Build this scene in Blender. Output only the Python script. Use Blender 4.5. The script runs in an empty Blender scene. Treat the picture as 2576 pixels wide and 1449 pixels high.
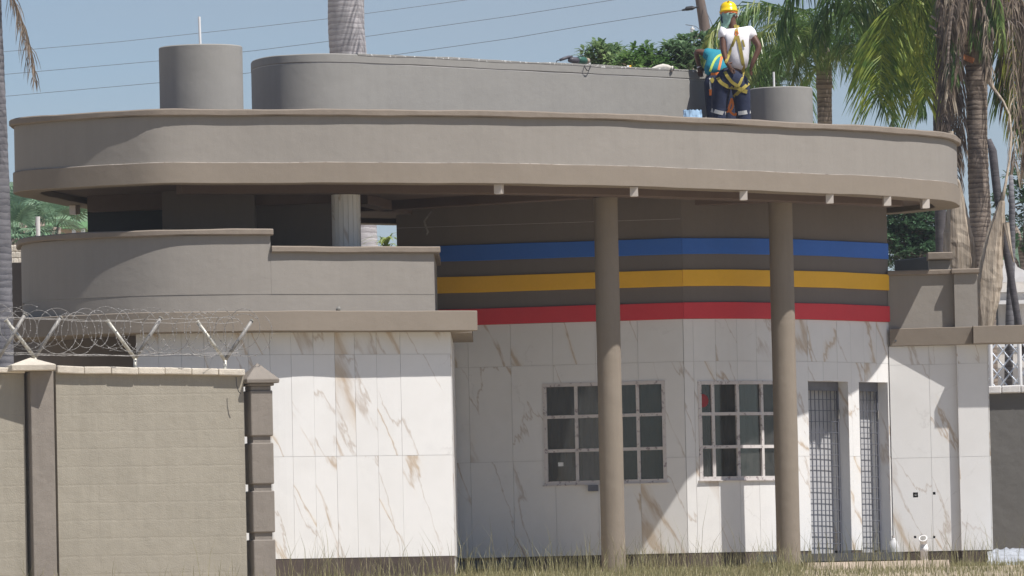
import bpy, bmesh, math, random
import numpy as np
from mathutils import Vector, Matrix, Quaternion
from mathutils.bvhtree import BVHTree

random.seed(7)
RNG = np.random.default_rng(7)
SC = bpy.context.scene
COL = SC.collection
R = math.radians

# ------------------------------------------------------------------ camera
FPX, CX, CY, HOR, ROLL = 17200.0, 1288.0, 724.5, 1509.0, 0.022
PITCH = math.atan((HOR - CY) / FPX)
fwd = Vector((0, math.cos(PITCH), math.sin(PITCH)))
r0 = Vector((1, 0, 0)); u0_ = Vector((0, -math.sin(PITCH), math.cos(PITCH)))
rt = r0 * math.cos(ROLL) - u0_ * math.sin(ROLL)
up = u0_ * math.cos(ROLL) + r0 * math.sin(ROLL)
cd = bpy.data.cameras.new('camera'); cam = bpy.data.objects.new('camera', cd); COL.objects.link(cam)
cd.sensor_width = 36.0; cd.lens = 36.0 * FPX / 2576.0
cd.clip_start = 0.5; cd.clip_end = 6000
M = Matrix((rt, up, -fwd)).transposed().to_4x4()
cam.matrix_world = M
SC.camera = cam

def at(px, py, Y):
    """world point seen at (px, py) of the 2576-wide photograph, at depth Y (metres)"""
    d = fwd + rt * ((px - CX) / FPX) + up * ((CY - py) / FPX)
    return d * (Y / d.y)
def zat(px, py, Y): return at(px, py, Y).z

# ------------------------------------------------------------------ light
SUN_EL, SUN_AZ = 60.0, 55.0            # azimuth measured from the camera side towards the right
sun_dir = Vector((math.sin(R(SUN_AZ)) * math.cos(R(SUN_EL)), -math.cos(R(SUN_AZ)) * math.cos(R(SUN_EL)), math.sin(R(SUN_EL))))
sd = bpy.data.lights.new('sun', 'SUN'); sun = bpy.data.objects.new('sun', sd); COL.objects.link(sun)
sd.energy = 4.5; sd.angle = R(0.53); sd.color = (1.0, 0.955, 0.90)
sun.rotation_euler = sun_dir.to_track_quat('Z', 'Y').to_euler()
W = bpy.data.worlds.new('World'); SC.world = W; W.use_nodes = True
wn, wl = W.node_tree.nodes, W.node_tree.links
wn.clear()
wo = wn.new('ShaderNodeOutputWorld'); bg = wn.new('ShaderNodeBackground')
sky = wn.new('ShaderNodeTexSky'); sky.sky_type = 'NISHITA'; sky.sun_disc = False
sky.sun_elevation = R(SUN_EL); sky.sun_rotation = R(180 - SUN_AZ)
sky.altitude = 1200; sky.air_density = 1.0; sky.dust_density = 0.6; sky.ozone_density = 2.0
tc = wn.new('ShaderNodeTexCoord'); mp = wn.new('ShaderNodeMapping'); mp.inputs['Scale'].default_value = (1.2, 1.2, 7)
cn = wn.new('ShaderNodeTexNoise'); cn.inputs['Scale'].default_value = 3.5; cn.inputs['Detail'].default_value = 4; cn.inputs['Roughness'].default_value = .5
cr = wn.new('ShaderNodeValToRGB'); cr.color_ramp.elements[0].position = .42; cr.color_ramp.elements[1].position = .75
cr.color_ramp.elements[1].color = (.42, .42, .42, 1)
mx = wn.new('ShaderNodeMixRGB'); mx.blend_type = 'MIX'; mx.inputs['Color2'].default_value = (4.4, 4.7, 5.2, 1)
tint = wn.new('ShaderNodeMixRGB'); tint.blend_type = 'MULTIPLY'; tint.inputs['Fac'].default_value = 1
tint.inputs['Color2'].default_value = (.90, .93, 1.02, 1)
wl.new(tc.outputs['Generated'], mp.inputs['Vector']); wl.new(mp.outputs['Vector'], cn.inputs['Vector'])
wl.new(cn.outputs['Fac'], cr.inputs['Fac'])
wl.new(sky.outputs['Color'], tint.inputs['Color1']); wl.new(tint.outputs['Color'], mx.inputs['Color1'])
wl.new(cr.outputs['Color'], mx.inputs['Fac']); wl.new(mx.outputs['Color'], bg.inputs['Color'])
wl.new(bg.outputs['Background'], wo.inputs['Surface'])
bg.inputs['Strength'].default_value = 0.068
SC.view_settings.view_transform = 'Standard'; SC.view_settings.look = 'None'
SC.view_settings.exposure = 0.38; SC.view_settings.gamma = 1.0; SC.view_settings.use_curve_mapping = False
SC.render.engine = 'CYCLES'
SC.cycles.max_bounces = 6; SC.cycles.diffuse_bounces = 4; SC.cycles.transparent_max_bounces = 12

# ------------------------------------------------------------------ materials
def nt(name):
    m = bpy.data.materials.new(name); m.use_nodes = True
    n, l = m.node_tree.nodes, m.node_tree.links
    return m, n, l, n['Principled BSDF']

def noise(n, l, scale, detail=4, rough=.6, vec=None, coord='Object', mapscale=None, rot=None):
    t = n.new('ShaderNodeTexCoord'); k = n.new('ShaderNodeTexNoise')
    k.inputs['Scale'].default_value = scale; k.inputs['Detail'].default_value = detail; k.inputs['Roughness'].default_value = rough
    src = vec if vec is not None else t.outputs[coord]
    if mapscale or rot:
        q = n.new('ShaderNodeMapping')
        if mapscale: q.inputs['Scale'].default_value = mapscale
        if rot: q.inputs['Rotation'].default_value = rot
        l.new(src, q.inputs['Vector']); src = q.outputs['Vector']
    l.new(src, k.inputs['Vector'])
    return k

def ramp(n, l, fac, stops):
    r = n.new('ShaderNodeValToRGB'); e = r.color_ramp.elements
    while len(e) < len(stops): e.new(.5)
    for i, (p, c) in enumerate(stops):
        e[i].position = p; e[i].color = (*c, 1) if len(c) == 3 else c
    l.new(fac, r.inputs['Fac'])
    return r

def mul(c, k): return tuple(min(1, max(0, v * k)) for v in c)

def plaster(name, col, var=.07, bump=.25, rough=.85, streak=.0, grain=180, course=None, flake=None):
    """painted render: blotches, trowel relief, rain streaks, optional brick courses"""
    m, n, l, b = nt(name)
    big = noise(n, l, 1.3, 5, .65)
    fine = noise(n, l, 22, 4, .6)
    r = ramp(n, l, big.outputs['Fac'], [(.25, mul(col, 1 - var)), (.75, mul(col, 1 + var))])
    mixn = n.new('ShaderNodeMixRGB'); mixn.blend_type = 'MULTIPLY'; mixn.inputs['Fac'].default_value = .5
    r2 = ramp(n, l, fine.outputs['Fac'], [(.3, (1 - var,) * 3), (.7, (1.0,) * 3)])
    l.new(r.outputs['Color'], mixn.inputs['Color1']); l.new(r2.outputs['Color'], mixn.inputs['Color2'])
    out = mixn.outputs['Color']
    if streak:
        s = noise(n, l, 5.0, 5, .7, mapscale=(2.2, 2.2, .16))
        sr = ramp(n, l, s.outputs['Fac'], [(.42, (1, 1, 1)), (.72, (1 - streak,) * 3)])
        mm = n.new('ShaderNodeMixRGB'); mm.blend_type = 'MULTIPLY'; mm.inputs['Fac'].default_value = 1
        l.new(out, mm.inputs['Color1']); l.new(sr.outputs['Color'], mm.inputs['Color2']); out = mm.outputs['Color']
    if flake:
        f = noise(n, l, 14, 6, .75)
        fr = ramp(n, l, f.outputs['Fac'], [(.56, (0, 0, 0)), (.59, (1, 1, 1))])
        mm = n.new('ShaderNodeMixRGB'); mm.inputs['Color2'].default_value = (*flake, 1)
        l.new(fr.outputs['Color'], mm.inputs['Fac']); l.new(out, mm.inputs['Color1']); out = mm.outputs['Color']
    l.new(out, b.inputs['Base Color'])
    b.inputs['Roughness'].default_value = rough; b.inputs['Specular IOR Level'].default_value = .25
    g = noise(n, l, grain, 2, .5)
    wavy = noise(n, l, 5, 3, .5)
    add = n.new('ShaderNodeMath'); add.operation = 'MULTIPLY_ADD'; add.inputs[1].default_value = 3.0
    l.new(wavy.outputs['Fac'], add.inputs[0]); l.new(g.outputs['Fac'], add.inputs[2])
    h = add.outputs[0]
    if course:
        t = n.new('ShaderNodeTexCoord'); sp = n.new('ShaderNodeSeparateXYZ'); l.new(t.outputs['Object'], sp.inputs[0])
        cx = n.new('ShaderNodeCombineXYZ'); l.new(sp.outputs['X'], cx.inputs['X']); l.new(sp.outputs['Z'], cx.inputs['Y'])
        br = n.new('ShaderNodeTexBrick'); br.inputs['Scale'].default_value = 1.0
        br.inputs['Brick Width'].default_value = 3.1; br.inputs['Row Height'].default_value = course
        br.inputs['Mortar Size'].default_value = .02; br.inputs['Mortar Smooth'].default_value = 1.0
        wv = n.new('ShaderNodeVectorMath'); wv.operation = 'MULTIPLY_ADD'; wv.inputs[1].default_value = (.03, .03, .03)
        l.new(noise(n, l, 6, 3, .6).outputs['Color'], wv.inputs[0]); l.new(cx.outputs[0], wv.inputs[2])
        l.new(wv.outputs[0], br.inputs['Vector'])
        ad2 = n.new('ShaderNodeMath'); ad2.operation = 'MULTIPLY_ADD'; ad2.inputs[1].default_value = -.28
        l.new(br.outputs['Fac'], ad2.inputs[0]); l.new(h, ad2.inputs[2]); h = ad2.outputs[0]
    bp = n.new('ShaderNodeBump'); bp.inputs['Strength'].default_value = bump; bp.inputs['Distance'].default_value = .012
    l.new(h, bp.inputs['Height']); l.new(bp.outputs['Normal'], b.inputs['Normal'])
    return m

def simple(name, col, rough=.6, metal=0.0, var=.08, scale=12, bump=0.0, spec=.4):
    m, n, l, b = nt(name)
    k = noise(n, l, scale, 4, .6)
    r = ramp(n, l, k.outputs['Fac'], [(.3, mul(col, 1 - var)), (.7, mul(col, 1 + var))])
    l.new(r.outputs['Color'], b.inputs['Base Color'])
    b.inputs['Roughness'].default_value = rough; b.inputs['Metallic'].default_value = metal; b.inputs['Specular IOR Level'].default_value = spec
    if bump:
        bp = n.new('ShaderNodeBump'); bp.inputs['Strength'].default_value = bump; bp.inputs['Distance'].default_value = .01
        l.new(k.outputs['Fac'], bp.inputs['Height']); l.new(bp.outputs['Normal'], b.inputs['Normal'])
    return m

def marble():
    m, n, l, b = nt('marble_tile')
    t = n.new('ShaderNodeTexCoord'); oi = n.new('ShaderNodeObjectInfo')
    off = n.new('ShaderNodeVectorMath'); off.operation = 'MULTIPLY_ADD'; off.inputs[1].default_value = (37, 0, 53)
    cmb = n.new('ShaderNodeCombineXYZ')
    for k in ('X', 'Y', 'Z'): l.new(oi.outputs['Random'], cmb.inputs[k])
    l.new(cmb.outputs[0], off.inputs[0]); l.new(t.outputs['Object'], off.inputs[2])
    base = off.outputs[0]
    def vein(scale, stretch, ang, w, seed):
        q = n.new('ShaderNodeMapping'); q.inputs['Rotation'].default_value = (0, R(ang), 0)
        q.inputs['Location'].default_value = (seed, 0, seed * 1.7)
        l.new(base, q.inputs['Vector'])
        q2 = n.new('ShaderNodeMapping'); q2.inputs['Scale'].default_value = (1, .25, stretch); l.new(q.outputs[0], q2.inputs['Vector'])
        w1 = noise(n, l, 2.6, 5, .65, vec=q2.outputs[0])
        ds = n.new('ShaderNodeVectorMath'); ds.operation = 'MULTIPLY_ADD'; ds.inputs[1].default_value = (.35, .35, .35)
        l.new(w1.outputs['Color'], ds.inputs[0]); l.new(q2.outputs[0], ds.inputs[2])
        k = noise(n, l, scale, 1.2, .4, vec=ds.outputs[0])
        s = n.new('ShaderNodeMath'); s.operation = 'SUBTRACT'; s.inputs[1].default_value = .5; l.new(k.outputs['Fac'], s.inputs[0])
        a = n.new('ShaderNodeMath'); a.operation = 'ABSOLUTE'; l.new(s.outputs[0], a.inputs[0])
        return ramp(n, l, a.outputs[0], [(0, (1, 1, 1)), (w, (0, 0, 0))]).outputs['Color']
    cloud = noise(n, l, 1.8, 4, .6, vec=base)
    c0 = ramp(n, l, cloud.outputs['Fac'], [(.3, (.715, .705, .685)), (.55, (.75, .742, .725)), (.8, (.69, .683, .67))])
    out = c0.outputs['Color']
    gate = noise(n, l, 1.5, 2, .5, vec=base)
    for (sc, st, ang, w, col, seed, fac, glo) in ((1.0, .20, 24, .010, (.37, .24, .12), 3.1, .72, .34), (1.3, .22, 21, .0065, (.42, .34, .27), 9.7, .62, .34), (1.0, .20, 24, .028, (.68, .59, .47), 3.1, .42, .48), (1.6, .6, -30, .008, (.52, .50, .48), 5.5, .35, .54)):
        v = vein(sc, st, ang, w, seed)
        g = ramp(n, l, gate.outputs['Fac'], [(glo - .03, (0, 0, 0)), (glo + .12, (1, 1, 1))])
        f = n.new('ShaderNodeMath'); f.operation = 'MULTIPLY'; l.new(v, f.inputs[0]); l.new(g.outputs['Color'], f.inputs[1])
        f2 = n.new('ShaderNodeMath'); f2.operation = 'MULTIPLY'; f2.inputs[1].default_value = fac; l.new(f.outputs[0], f2.inputs[0])
        mm = n.new('ShaderNodeMixRGB'); mm.inputs['Color2'].default_value = (*col, 1)
        l.new(f2.outputs[0], mm.inputs['Fac']); l.new(out, mm.inputs['Color1']); out = mm.outputs['Color']
    l.new(out, b.inputs['Base Color'])
    b.inputs['Roughness'].default_value = .38; b.inputs['Specular IOR Level'].default_value = .3
    return m

def glassy(name, tint_, rough=.05):
    m, n, l, b = nt(name)
    n.remove(b); o = n['Material Output']
    tr = n.new('ShaderNodeBsdfTransparent'); tr.inputs['Color'].default_value = (*tint_, 1)
    gl = n.new('ShaderNodeBsdfGlossy'); gl.inputs['Roughness'].default_value = rough
    fr = n.new('ShaderNodeFresnel'); fr.inputs['IOR'].default_value = 1.6
    bp = n.new('ShaderNodeBump'); bp.inputs['Strength'].default_value = .06
    l.new(noise(n, l, 3, 2, .5).outputs['Fac'], bp.inputs['Height']); l.new(bp.outputs['Normal'], gl.inputs['Normal'])
    dirt = n.new('ShaderNodeBsdfDiffuse'); dirt.inputs['Color'].default_value = (.35, .34, .32, 1)
    mx1 = n.new('ShaderNodeMixShader'); mx2 = n.new('ShaderNodeMixShader')
    l.new(fr.outputs[0], mx1.inputs[0]); l.new(tr.outputs[0], mx1.inputs[1]); l.new(gl.outputs[0], mx1.inputs[2])
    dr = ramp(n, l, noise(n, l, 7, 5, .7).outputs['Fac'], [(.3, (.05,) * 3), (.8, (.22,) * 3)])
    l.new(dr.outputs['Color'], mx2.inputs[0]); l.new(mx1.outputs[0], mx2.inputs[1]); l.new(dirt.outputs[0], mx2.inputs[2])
    l.new(mx2.outputs[0], o.inputs['Surface'])
    return m

def leafy(name, c1, c2, c3=None, trans=.35, scale=2.5, rough=.5):
    m, n, l, b = nt(name)
    k = noise(n, l, scale, 3, .6)
    oi = n.new('ShaderNodeObjectInfo')
    ad = n.new('ShaderNodeMath'); ad.operation = 'MULTIPLY_ADD'; ad.inputs[1].default_value = .35
    sb = n.new('ShaderNodeMath'); sb.operation = 'SUBTRACT'; sb.inputs[1].default_value = .17
    l.new(oi.outputs['Random'], ad.inputs[0]); l.new(k.outputs['Fac'], ad.inputs[2]); l.new(ad.outputs[0], sb.inputs[0])
    st = [(.3, c1), (.6, c2)] + ([(.8, c3)] if c3 else [])
    r = ramp(n, l, sb.outputs[0], st)
    l.new(r.outputs['Color'], b.inputs['Base Color']); b.inputs['Roughness'].default_value = rough
    b.inputs['Specular IOR Level'].default_value = .5
    o = n['Material Output']; t = n.new('ShaderNodeBsdfTranslucent')
    l.new(r.outputs['Color'], t.inputs['Color'])
    mxs = n.new('ShaderNodeMixShader'); mxs.inputs[0].default_value = trans
    l.new(b.outputs[0], mxs.inputs[1]); l.new(t.outputs[0], mxs.inputs[2]); l.new(mxs.outputs[0], o.inputs['Surface'])
    return m

def barky(name, c1, c2, zscale=22, bump=.6, rings=0.0, fibre=0.0):
    m, n, l, b = nt(name)
    k = noise(n, l, 3.0, 6, .7, mapscale=(fibre or 1.2, fibre or 1.2, zscale / 3))
    k2 = noise(n, l, 2.2, 4, .6)
    fac = k.outputs['Fac']
    if rings:
        t = n.new('ShaderNodeTexCoord'); wv = n.new('ShaderNodeTexWave'); wv.wave_type = 'BANDS'; wv.bands_direction = 'Z'; wv.wave_profile = 'SAW'
        wv.inputs['Scale'].default_value = rings; wv.inputs['Distortion'].default_value = 2.2; wv.inputs['Detail'].default_value = 3; wv.inputs['Detail Scale'].default_value = 1.6
        l.new(t.outputs['Object'], wv.inputs['Vector'])
        a_ = n.new('ShaderNodeMath'); a_.operation = 'MULTIPLY_ADD'; a_.inputs[1].default_value = .42; l.new(wv.outputs['Fac'], a_.inputs[0])
        s_ = n.new('ShaderNodeMath'); s_.operation = 'SUBTRACT'; s_.inputs[1].default_value = .21; l.new(fac, s_.inputs[0]); l.new(s_.outputs[0], a_.inputs[2]); fac = a_.outputs[0]
    r = ramp(n, l, fac, [(.26, c1), (.66, c2)])
    r2 = ramp(n, l, k2.outputs['Fac'], [(.3, (.7, .7, .7)), (.7, (1.1, 1.1, 1.1))])
    mm = n.new('ShaderNodeMixRGB'); mm.blend_type = 'MULTIPLY'; mm.inputs['Fac'].default_value = 1
    l.new(r.outputs['Color'], mm.inputs['Color1']); l.new(r2.outputs['Color'], mm.inputs['Color2']); l.new(mm.outputs['Color'], b.inputs['Base Color'])
    b.inputs['Roughness'].default_value = .9
    bp = n.new('ShaderNodeBump'); bp.inputs['Strength'].default_value = bump; bp.inputs['Distance'].default_value = .02
    l.new(fac, bp.inputs['Height']); l.new(bp.outputs['Normal'], b.inputs['Normal'])
    return m

HAZE = 0.00028
MAT = dict(
    fascia=plaster('fascia_paint', (.292, .270, .243), var=.035, streak=.05),
    band=plaster('taupe_trim_paint', (.257, .219, .178), var=.04, streak=.03),
    lip=plaster('taupe_coping_paint', (.258, .217, .178), var=.08, bump=.5, streak=.06),
    edge=plaster('painted_lit_ledge', (.46, .41, .36), var=.15, flake=(.26, .21, .18)),  # paler tone, puts the sunlit ledge top into the colour
    roofgrey=plaster('grey_roof_wall_paint', (.300, .292, .272), var=.04, streak=.05),
    splash=plaster('grey_paint_with_white_splashes', (.300, .292, .272), var=.05, bump=.6, flake=(.74, .73, .70)),
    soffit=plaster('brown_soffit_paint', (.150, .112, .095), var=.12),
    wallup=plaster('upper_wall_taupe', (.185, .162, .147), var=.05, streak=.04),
    column=plaster('column_paint', (.262, .222, .178), var=.05, streak=.08, bump=.35),
    blue=plaster('blue_band_paint', (.042, .155, .56), var=.06, rough=.55),
    yellow=plaster('yellow_band_paint', (.86, .48, .035), var=.06, rough=.55),
    red=plaster('red_band_paint', (.66, .05, .065), var=.06, rough=.55),
    plinth=plaster('plinth_render', (.115, .09, .078), var=.3, bump=.9, streak=.25),
    fence=plaster('fence_wall_paint', (.355, .324, .265), var=.08, bump=.32, streak=.10, grain=90, course=.2),
    pier=plaster('pier_paint', (.275, .243, .210), var=.06, bump=.5, streak=.1),
    coping=plaster('bare_concrete_coping', (.76, .69, .58), var=.16, bump=.9, streak=.12),
    concrete=plaster('weathered_concrete', (.46, .38, .30), var=.2, bump=.9),
    greywall=plaster('grey_boundary_paint', (.155, .150, .142), var=.07, bump=.4),
    whitewall=plaster('white_limewash', (.72, .70, .68), var=.08, bump=.4, streak=.12),
    marble=marble(),
    grout=simple('grout', (.46, .45, .43), .9),
    winframe=plaster('peeling_white_window_paint', (.66, .62, .60), var=.12, bump=.4, rough=.6, flake=(.30, .25, .26)),
    glass=glassy('window_glass', (.55, .60, .60)),
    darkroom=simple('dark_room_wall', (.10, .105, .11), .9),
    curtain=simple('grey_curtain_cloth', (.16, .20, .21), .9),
    reddisc=simple('red_plastic', (.30, .02, .022), .4),
    card=simple('white_card', (.75, .75, .73), .7),
    steel=simple('grey_painted_steel', (.13, .135, .16), .5, .1, var=.15),
    doorpanel=simple('light_grey_door_paint', (.46, .46, .47), .55, var=.05),
    rust=simple('rusty_steel', (.42, .17, .07), .85, var=.4, scale=25),
    galv=simple('galvanised_pipe', (.50, .48, .42), .45, .35, var=.35, scale=30),
    galvdark=simple('dull_galvanised_pipe', (.27, .26, .245), .6, .2, var=.25, scale=30),
    wire=simple('razor_wire_steel', (.27, .26, .25), .6, .2, var=.4, scale=60),
    lampbox=simple('cream_lamp_casing', (.55, .50, .45), .5, var=.03),
    shadeblack=simple('black_painted_shade', (.020, .025, .030), .6),  # near-black, puts shade into the surface colour
    cable=simple('black_cable', (.03, .03, .035), .6),
    line=simple('overhead_line', (.16, .17, .19), .6),
    whitepipe=simple('white_plastic_pipe', (.78, .77, .76), .35, var=.03),
    jug=simple('cloudy_plastic', (.60, .60, .60), .25, var=.1),
    bluebag=simple('light_blue_plastic_bag', (.42, .62, .82), .4, var=.2, scale=9, bump=.8),
    sack=simple('cream_paper_sack', (.62, .58, .52), .8, var=.2, bump=.5),
    silver=simple('silver_foil_sheet', (.62, .66, .72), .35, .35, var=.3, scale=6, bump=1.0),
    white=simple('white_gloss_paint', (.74, .74, .74), .5, var=.05),
    bark_pale=barky('pale_ringed_bark', (.34, .315, .33), (.54, .52, .53), 30, .5, rings=3.6),
    bark=barky('brown_ringed_bark', (.13, .10, .085), (.34, .28, .23), 16, .9, rings=4.6),
    bark_dark=barky('dark_bark', (.045, .042, .05), (.12, .11, .115), 18),
    bark_grey=barky('shaded_grey_bark', (.10, .10, .115), (.21, .205, .22), 16, rings=4.0),
    pole=barky('weathered_pole_wood', (.13, .10, .085), (.27, .21, .18), .6, .3),
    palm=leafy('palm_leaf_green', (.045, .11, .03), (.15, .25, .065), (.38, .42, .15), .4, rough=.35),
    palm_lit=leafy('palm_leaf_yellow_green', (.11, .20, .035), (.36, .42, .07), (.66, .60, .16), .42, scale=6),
    dead=leafy('dry_palm_leaf', (.10, .075, .06), (.27, .21, .155), (.52, .44, .33), .2, scale=4),
    sheath=barky('dry_palm_sheath', (.17, .12, .08), (.62, .53, .42), 1.2, .9, fibre=9),
    fibre=barky('palm_fibre', (.09, .07, .055), (.36, .30, .24), 1.2, .9, fibre=9),
    fan=leafy('fan_palm_leaf', (.09, .17, .11), (.20, .32, .20), None, .25),
    frangi=leafy('broad_leaf_green', (.07, .13, .07), (.16, .26, .12), (.30, .40, .17), .4),
    frangi2=leafy('broad_leaf_light_green', (.09, .18, .05), (.20, .33, .09), (.36, .46, .14), .4),
    tree=leafy('tree_leaf_green', (.05, .11, .06), (.10, .19, .09), (.20, .30, .13), .3, scale=.9),
    agave=leafy('strap_leaf', (.10, .17, .03), (.30, .36, .09), None, .3),
    grass=leafy('grass_blade', (.10, .115, .04), (.29, .27, .135), (.60, .52, .34), .3, scale=14),
    soil=simple('dry_soil', (.36, .30, .215), .95, var=.3, scale=3, bump=.6),
    hill=simple('wooded_hillside', (.11, .19, .085), .95, var=.45, scale=.06),
    skin=simple('dark_brown_skin', (.115, .055, .035), .5, var=.08),
    tee=simple('white_cotton', (.80, .79, .81), .9, var=.03, scale=18, bump=.3),
    teal=simple('teal_cotton', (.02, .23, .31), .85, var=.1, scale=14, bump=.3),
    navy=simple('navy_overalls', (.020, .028, .062), .85, var=.25, scale=10, bump=.5),
    reflect=simple('silver_reflective_tape', (.52, .52, .50), .5, .2),
    strap=simple('olive_yellow_webbing', (.36, .29, .06), .8, var=.15, scale=40),
    lime=simple('lime_webbing', (.50, .66, .13), .8, var=.15, scale=40),
    orange=simple('orange_webbing', (.80, .22, .04), .7),
    helmet=simple('yellow_helmet_plastic', (.86, .60, .01), .25, var=.02, spec=.6),
    mint=simple('mint_neck_cloth', (.30, .52, .44), .9, var=.15, scale=25, bump=.5),
    hair=simple('black_hair', (.012, .010, .010), .8),
    toolgreen=simple('dark_green_tool_casing', (.03, .10, .075), .45),
    toolgrey=simple('grey_tool_plastic', (.07, .065, .08), .5),
    roofgreen=simple('green_roof_sheet', (.13, .25, .10), .6, var=.08),
    pink=simple('pink_plaster', (.55, .42, .35), .9),
    glove=simple('grey_work_glove', (.10, .10, .11), .9),
)

# ------------------------------------------------------------------ object helpers
def props(o, label=None, cat=None, group=None, kind=None):
    if label: o['label'] = label
    if cat: o['category'] = cat
    if group: o['group'] = group
    if kind: o['kind'] = kind
    return o

def empty(name, loc, label, cat, group=None):
    o = bpy.data.objects.new(name, None); COL.objects.link(o); o.location = loc
    o.empty_display_size = .1
    return props(o, label, cat, group)

def mesh_obj(name, V, F, mat, parent=None, smooth=False, **kw):
    me = bpy.data.meshes.new(name)
    me.from_pydata([tuple(v) for v in V], [], F)
    me.update()
    o = bpy.data.objects.new(name, me); COL.objects.link(o)
    if isinstance(mat, str): mat = MAT[mat]
    me.materials.append(mat)
    if smooth: me.polygons.foreach_set('use_smooth', [True] * len(me.polygons))
    if parent is not None: attach(o, parent)
    return props(o, **kw)

def wloc(p):
    v = Vector(p.location)
    while p.parent:
        v = v + p.matrix_parent_inverse.translation
        p = p.parent; v = v + p.location
    return v
def attach(o, parent):
    o.parent = parent
    o.matrix_parent_inverse = Matrix.Translation(-wloc(parent))

class Geo:
    def __init__(s): s.V = []; s.F = []
    def add(s, V, F):
        k = len(s.V); s.V += [tuple(v) for v in V]; s.F += [tuple(i + k for i in f) for f in F]; return s
    def box(s, c, d, rz=0.0, rot=None):
        hx, hy, hz = d[0] / 2, d[1] / 2, d[2] / 2
        Rm = rot if rot is not None else Matrix.Rotation(rz, 3, 'Z')
        P = [Vector(c) + Rm @ Vector((x, y, z)) for x in (-hx, hx) for y in (-hy, hy) for z in (-hz, hz)]
        return s.add(P, [(0, 1, 3, 2), (4, 6, 7, 5), (0, 4, 5, 1), (2, 3, 7, 6), (0, 2, 6, 4), (1, 5, 7, 3)])
    def tube(s, pts, rad, n=8, cap=True):
        pts = [Vector(p) for p in pts]
        rr = rad if isinstance(rad, (list, tuple)) else [rad] * len(pts)
        V = []; F = []
        t0 = (pts[1] - pts[0]).normalized()
        a = t0.orthogonal().normalized()
        for i, p in enumerate(pts):
            t = (pts[min(i + 1, len(pts) - 1)] - pts[max(i - 1, 0)]).normalized()
            a = (a - t * a.dot(t)).normalized(); b = t.cross(a)
            for k in range(n):
                w = 2 * math.pi * k / n
                V.append(p + (a * math.cos(w) + b * math.sin(w)) * rr[i])
        for i in range(len(pts) - 1):
            for k in range(n):
                k2 = (k + 1) % n
                F.append((i * n + k, i * n + k2, (i + 1) * n + k2, (i + 1) * n + k))
        if cap: F.append(tuple(range(n - 1, -1, -1))); F.append(tuple((len(pts) - 1) * n + k for k in range(n)))
        return s.add(V, F)
    def lathe(s, c, prof, n=32, axis=None):
        """prof: list of (radius, height) about a vertical (or given) axis through c"""
        c = Vector(c); q = Vector((0, 0, 1)).rotation_difference(Vector(axis).normalized()).to_matrix() if axis else Matrix.Identity(3)
        V = []; F = []
        for (r, h) in prof:
            for k in range(n):
                w = 2 * math.pi * k / n
                V.append(c + q @ Vector((r * math.cos(w), r * math.sin(w), h)))
        for i in range(len(prof) - 1):
            for k in range(n):
                k2 = (k + 1) % n
                F.append((i * n + k, i * n + k2, (i + 1) * n + k2, (i + 1) * n + k))
        F.append(tuple(range(n - 1, -1, -1))); F.append(tuple((len(prof) - 1) * n + k for k in range(n)))
        return s.add(V, F)
    def obj(s, name, mat, parent=None, smooth=False, **kw): return mesh_obj(name, s.V, s.F, mat, parent, smooth, **kw)

def shade_auto(o, ang=35):
    me = o.data
    me.polygons.foreach_set('use_smooth', [True] * len(me.polygons))
    bm = bmesh.new(); bm.from_mesh(me)
    for e in bm.edges:
        if len(e.link_faces) == 2 and e.calc_face_angle(0) > R(ang): e.smooth = False
    bm.to_mesh(me); bm.free()
    return o

def catmull(pts, closed=False, step=.1):
    P = [Vector(p) for p in pts]; n = len(P); out = []
    rng = range(n) if closed else range(n - 1)
    for i in rng:
        if closed: a, b, c, d = P[(i - 1) % n], P[i], P[(i + 1) % n], P[(i + 2) % n]
        else: a, b, c, d = P[max(i - 1, 0)], P[i], P[i + 1], P[min(i + 2, n - 1)]
        k = max(1, int((c - b).length / step))
        ta, tb, tc_, td = 0, max(1e-4, (b - a).length) ** .5, 0, 0
        tc_ = tb + max(1e-4, (c - b).length) ** .5; td = tc_ + max(1e-4, (d - c).length) ** .5
        for j in range(k):
            t = tb + (tc_ - tb) * j / k
            A1 = a.lerp(b, t / tb) if tb > 1.1e-2 else b.copy()
            A2 = b.lerp(c, (t - tb) / (tc_ - tb)); A3 = c.lerp(d, (t - tc_) / (td - tc_)) if td - tc_ > 1.1e-2 else c.copy()
            B1 = A1.lerp(A2, t / tc_); B2 = A2.lerp(A3, (t - tb) / (td - tb))
            out.append(B1.lerp(B2, (t - tb) / (tc_ - tb)))
    if not closed: out.append(P[-1].copy())
    return out

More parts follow.
